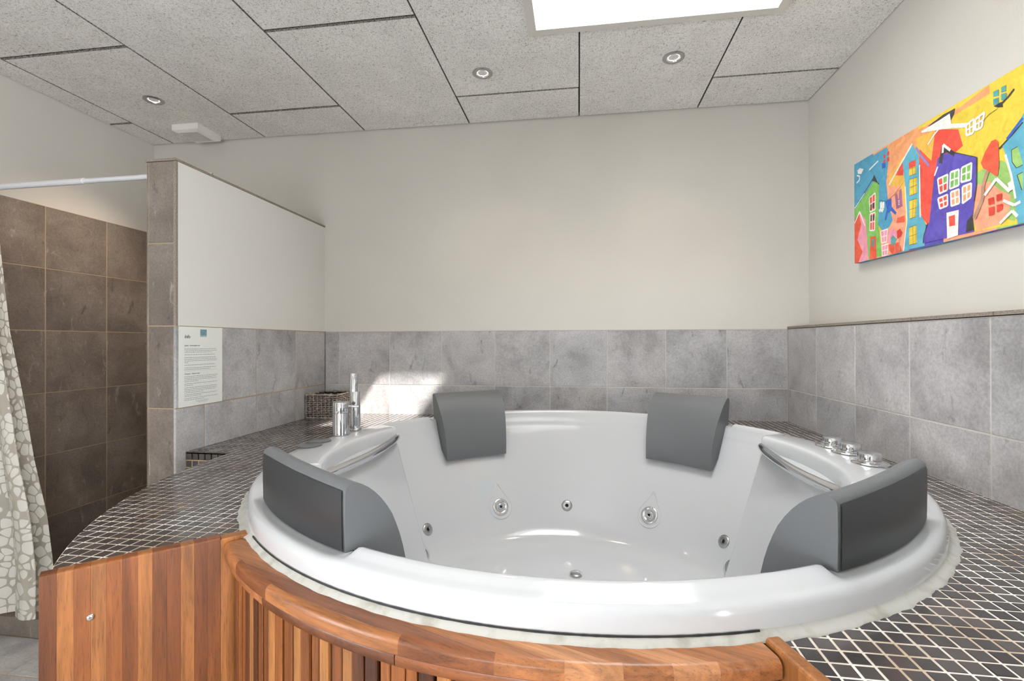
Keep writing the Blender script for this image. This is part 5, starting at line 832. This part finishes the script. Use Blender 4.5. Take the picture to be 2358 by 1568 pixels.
# ------------------------------------------------------------------ wicker basket
bx0, bx1, by0, by1, bz0, bz1 = -.172, .004, -.208, -.022, ZC, -.037
t = thing('wicker_basket', 'small open rectangular grey wicker basket in the corner of the counter', 'basket', ((bx0+bx1)/2, (by0+by1)/2, bz0))
corners = [(bx0, by0), (bx1, by0), (bx1, by1), (bx0, by1)]
for ci in range(4):
    a = Vector(corners[ci]); c = Vector(corners[(ci+1) % 4]); d = (c-a); L_ = d.length; d.normalize(); nn = Vector((d.y, -d.x)); ns = 8
    wv = G()
    rows = 13
    for r in range(rows):
        z = bz0+.006+r*(bz1-bz0-.010)/(rows-1); pts = []
        for k in range(ns*4+1):
            s_ = L_*k/(ns*4); o_ = .0040*cos(pi*k/4+(pi if r % 2 else 0)); q = a+d*s_+nn*o_*1.0
            pts.append((q.x, q.y, z+.0007*sin(k*1.7+r*2)))
        wv.tube(pts, .0030, 6)
    wv.mk('woven_side', WICK, t, smooth=True, kind='stuff')
    b = G(); q = [a-nn*.0035, c-nn*.0035, c-nn*.0045, a-nn*.0045]; b.prism([(p_.x, p_.y) for p_ in q], bz0+.002, bz1-.004); b.mk('lining', GAP, t)
    for k in range(1, ns):
        q = a+d*(L_*k/ns); b = G(); b.tube([(q.x, q.y, bz0), (q.x, q.y, bz1)], .0017, 6); b.mk('stake', WICK, t)
    b = G(); b.tube([(a.x, a.y, bz0), (a.x, a.y, bz1)], .0032, 8); b.mk('corner_post', WICK, t, smooth=True)
    for nm_, z in (('rim', bz1), ('bottom_rim', bz0+.003)):
        b = G(); pts = [];
        for k in range(33):
            q = a+d*(L_*k/32); pts.append((q.x, q.y+.0006*sin(k*2.1), z+.0008*cos(k*2.4)))
        b.tube(pts, [.0034+.0006*(k % 2) for k in range(33)], 7); b.mk(nm_, WICK, t, smooth=True)
b = G(); b.box(bx0+.004, by0+.004, bz0+.0015, bx1-.004, by1-.004, bz0+.005); b.mk('base', WICK, t)
b = G(); b.tube([(bx0+.045, by0-.004, bz1), (bx0+.045, by0-.005, bz1-.030), (bx0+.050, by0-.005, bz1-.034), (bx0+.130, by0-.005, bz1-.034), (bx0+.135, by0-.005, bz1-.030), (bx0+.135, by0-.004, bz1)], .0018, 8); b.mk('handle', WICK, t, smooth=True)
for (px_, py_) in ((.0, 0), ):
    pass

# ------------------------------------------------------------------ info sheet
XS = -.1775
t = thing('info_sheet', 'laminated A4 sheet headed Info taped to the tiles on the partition', 'notice', (XS, -.912, .001))
b = G(); b.box(-.1795, -1.020, .0015, XS-.0003, -.806, .3015); b.mk('laminate', GLASS if 0 else PAPER, t)
def rect(gx, y0, z0, y1, z1, o=0): gx.add([(XS+.0002+o, y0, z0), (XS+.0002+o, y1, z0), (XS+.0002+o, y1, z1), (XS+.0002+o, y0, z1)], [(0, 1, 2, 3)])
b = G(); rect(b, -.921, .268, -.889, .293); b.mk('logo', INKB, t)
b = G()
for k in range(9): rect(b, -.921+k*.0037, .2635, -.9185+k*.0037, .2662)
b.mk('logo_caption', INKF, t)
def text(s, y, z, size, mat, shear=0, bold=0, name='heading'):
    cu = bpy.data.curves.new('t', 'FONT'); cu.body = s; cu.size = size; cu.shear = shear; cu.offset = bold
    o = bpy.data.objects.new('t', cu); COL.objects.link(o); bpy.context.view_layer.update()
    me = bpy.data.meshes.new_from_object(o.evaluated_get(bpy.context.evaluated_depsgraph_get())); bpy.data.objects.remove(o)
    V = [(XS+.0003, y+v.co.x, z+v.co.y) for v in me.vertices]; Fc = [tuple(p.vertices) for p in me.polygons]
    return mk(name, V, Fc, mat, t)
text('Info', -.996, .2585, .0170, INK, .25, .0003)
text('Spabad \u2013 Gennemg\u00e5else spa', -.996, .2285, .0064, INK, .2, .0001)
text('Whirlpool \u2013 "Badet\u00f8mning"', -.996, .1220, .0064, INK, .2, .0001)
def lines(z, n, last, dz=.0062):
    b = G()
    for i in range(n):
        y = -.996; end = -.832-random.uniform(0, .010) if i < n-1 else -.996+last
        while y < end:
            w_ = random.uniform(.004, .013); y2 = min(y+w_, end)
            rect(b, y, z-i*dz, y2, z-i*dz+.0017)
            if random.random() < .6: rect(b, y+w_*.3, z-i*dz+.0017, y+w_*.3+.0008, z-i*dz+.0030)
            y = y2+.0018
    b.mk('text_block', INKF, t)
lines(.2165, 3, .135); lines(.1950, 1, .148); lines(.1840, 4, .016); lines(.1560, 1, .152); lines(.1455, 2, .125)
b = G(); rect(b, -.996, .1345, -.834, .1350); b.mk('rule', INKF, t)
lines(.1130, 4, .066); lines(.0860, 2, .040); lines(.0710, 4, .090); lines(.0450, 2, .080); lines(.0310, 2, .094)
b = G()
for z, a, c in ((.0185, -.945, -.880), (.0150, -.940, -.885), (.0115, -.930, -.892)):
    y = a
    while y < c: rect(b, y, z, y+.006, z+.0012); y += .0085
b.mk('footer', INKF, t)

# ------------------------------------------------------------------ painting
cx0, cx1, cz0, cz1 = -.449, -1.66, .560, .966
TL = .0265                          # the canvas hangs slightly crooked
def cz(y, z): return z+TL*(y-cx0)
t = thing('canvas_painting', 'colourful canvas of crooked town houses hanging on the right wall', 'painting', (2.412, (cx0+cx1)/2, cz(cx1, cz0)))
CV = Mat('canvas_side', lin('#e0704a'), rough=.7); v = CV.coord('Object'); CV.base(CV.ramp(CV.noise(v, 7, 3), [(.35, lin('#e25a3c')), (.5, lin('#4fa6bd')), (.6, lin('#5c4db0')), (.75, lin('#eaa35d'))]))
X0, X1 = 2.4002, XR-.002
b = G(); b.add([(X0, cx0, cz(cx0, cz0)), (X0, cx1, cz(cx1, cz0)), (X0, cx1, cz(cx1, cz1)), (X0, cx0, cz(cx0, cz1)), (X1, cx0, cz(cx0, cz0)), (X1, cx1, cz(cx1, cz0)), (X1, cx1, cz(cx1, cz1)), (X1, cx0, cz(cx0, cz1))],
      [(3, 2, 1, 0), (4, 5, 6, 7), (0, 1, 5, 4), (1, 2, 6, 5), (2, 3, 7, 6), (3, 0, 4, 7)]); b.mk('canvas', CV.m, t)
V = []; Fc = []; ci = []
mats = {}; ml = []
NMS = {'sky': 'sky_blue', 'org': 'orange', 'pea': 'peach', 'yel': 'yellow', 'ye2': 'amber', 'red': 'red', 'grn': 'green', 'gr2': 'light_green', 'blu': 'turquoise', 'pur': 'purple', 'pin': 'pink', 'wht': 'white', 'blk': 'black', 'dor': 'vermilion', 'tea': 'teal', 'nav': 'blue', 'mau': 'mauve', 'tan': 'tan', 'dr': 'scarlet', 'lil': 'lilac'}
for k_, h_ in PC.items():
    q = Mat('paint_'+NMS[k_], lin(h_), rough=.55)
    v = q.coord('Object'); n_ = q.noise(v, 22, 5, .65, 1.0); c_ = lin(h_)
    lo = tuple(x*.87 for x in c_[:3])+(1,); hi = tuple(min(1, x*1.07+.02) for x in c_[:3])+(1,)
    q.base(q.ramp(n_, [(.38, lo), (.62, hi)])); q.bump(n_, .2, .0006)
    mats[k_] = len(ml); ml.append(q.m)
first = [('yel', [(cx0, .2), (cx1, .2), (cx1, 1.2), (cx0, 1.2)]), ('sky', [(-.44, .7), (-.575, .7), (-.575, 1.2), (-.44, 1.2)]), ('org', [(-.575, .8), (-.93, .8), (-.90, 1.2), (-.575, 1.2)])]+[(c_, [(a_, .2), (b_, .2), (b_, .62), (a_, .62)]) for c_, a_, b_ in (('dor', -.44, -.475), ('pin', -.475, -.505), ('grn', -.505, -.575), ('pea', -.575, -.67), ('blu', -.67, -.775), ('pur', -.775, -.93), ('pea', -.93, -1.12), ('gr2', -1.12, -1.20))]+[('blu', [(-1.30, .2), (-1.62, .2), (-1.58, .80), (-1.45, .92), (-1.30, .85)]), ('dor', [(-1.37, .60), (-1.47, .60), (-1.47, .72), (-1.37, .72)])]
for li, (c_, poly) in enumerate(first+PS):
    cl = [tuple(p) for p in poly]
    for nrm_, d_ in (((1, 0), cx0), ((-1, 0), -cx1), ((-TL, 1), cz1-TL*cx0), ((TL, -1), -cz0+TL*cx0)): cl = clip(cl, nrm_, d_)
    if len(cl) < 3: continue
    x_ = 2.3999-li*.00001
    for tr_ in tessellate_polygon([[Vector((a_, b_, 0)) for a_, b_ in cl]]):
        A, B, C = [Vector(cl[i]) for i in tr_]
        cr = (B-A).cross(C-A)
        if abs(cr) < 1e-10: continue
        n0 = len(V); V += [(x_, *A), (x_, *B), (x_, *C)]; Fc.append((n0, n0+1, n0+2) if cr < 0 else (n0, n0+2, n0+1)); ci.append(mats[c_])
o = mk('painted_picture', V, Fc, ml, t); o.data.polygons.foreach_set('material_index', ci)

# ------------------------------------------------------------------ shower things
t = thing('shower_curtain_rod', 'thin white telescopic curtain rod across the shower opening', 'rod', (-.8, -1.0, .862))
b = G(); b.tube([(-.3005, -1.0, .866), (-.62, -1.0, .863)], .0095, 16); b.mk('inner_tube', ROD, t, smooth=True, sharp=40)
b = G(); b.tube([(-.60, -1.0, .8632), (-1.2895, -1.0, .857)], .0115, 16); b.mk('outer_tube', ROD, t, smooth=True, sharp=40)
b = G(); b.tube([(-.600, -1.0, .8632), (-.606, -1.0, .8632)], .0122, 16); b.mk('collar', PLW, t, smooth=True, sharp=40)
t = thing('shower_pipe', 'grey pipe stub rising above the partition top edge', 'pipe', (-.322, -.696, .2))
b = G(); b.tube([(-.322, -.700, -.2), (-.322, -.700, .985)], .0105, 16); b.mk('pipe', CHB, t, smooth=True, sharp=40)
b = G(); b.tube([(-.302, -.700, .6), (-.322, -.700, .6)], .008, 12); b.mk('bracket', CHB, t, smooth=True)
# curtain
t = thing('shower_curtain', 'translucent shower curtain with white pebble pattern gathered at the left edge', 'curtain', (-1.05, -1.02, -.80))
def edge(z):      # x of the free edge by height
    K_ = [(.86, -1.04), (.50, -.989), (.29, -.958), (.05, -.897), (-.22, -.837), (-.43, -.777), (-.62, -.747), (-.80, -.742)]
    for (z1, x1), (z2, x2) in zip(K_, K_[1:]):
        if z >= z2: return x1+(x2-x1)*(z1-z)/(z1-z2)
    return K_[-1][1]
NU, NV = 170, 70; V = []; uv = []; Fc = []
# plan path of the folded cloth (s along cloth, offsets relative to the free edge), sharpened towards the bottom
path = [(0, 0), (-.045, -.006), (-.075, -.020), (-.030, -.045), (-.018, -.060), (-.055, -.075), (-.10, -.060), (-.125, -.040), (-.10, -.018), (-.15, -.020), (-.20, -.050), (-.25, -.060), (-.30, -.030), (-.36, -.045), (-.42, -.03), (-.47, -.05), (-.52, -.03)]
def catmull(P, s):
    s = s*(len(P)-1); i = min(int(s), len(P)-2); f = s-i
    p0, p1, p2, p3 = P[max(i-1, 0)], P[i], P[i+1], P[min(i+2, len(P)-1)]
    return tuple(.5*((2*b_)+(-a_+c_)*f+(2*a_-5*b_+4*c_-d_)*f*f+(-a_+3*b_-3*c_+d_)*f**3) for a_, b_, c_, d_ in zip(p0, p1, p2, p3))
PP = [catmull(path, k/(NU-1)) for k in range(NU)]
arc = [0]
for a_, b_ in zip(PP, PP[1:]): arc.append(arc[-1]+math.hypot(a_[0]-b_[0], a_[1]-b_[1]))
zt_, zb_ = .846, -.800
for j in range(NV+1):
    z = zt_+(zb_-zt_)*j/NV; f = j/NV; ex_ = edge(z); spread = (ex_+1.285)/.55
    for i in range(NU):
        dx, dy = PP[i]; k_ = .55+.45*f
        V.append((ex_+dx*spread, -.985+dy*k_*.9-(.012*f), z)); uv.append((arc[i]*1.0, z))
for j in range(NV):
    for i in range(NU-1): Fc.append((j*NU+i, j*NU+i+1, (j+1)*NU+i+1, (j+1)*NU+i))
mk('cloth', V, Fc, CURT, t, smooth=True, uv=uv)
for k in range(8):
    x = -1.06-k*.028; b = G(); b.tube([(x, -1.0+.016*cos(a), .860+.017*sin(a)-.002) for a in [2*pi*i/20 for i in range(21)]], .0018, 6, cap=False); b.mk('curtain_ring', ROD, t, smooth=True)
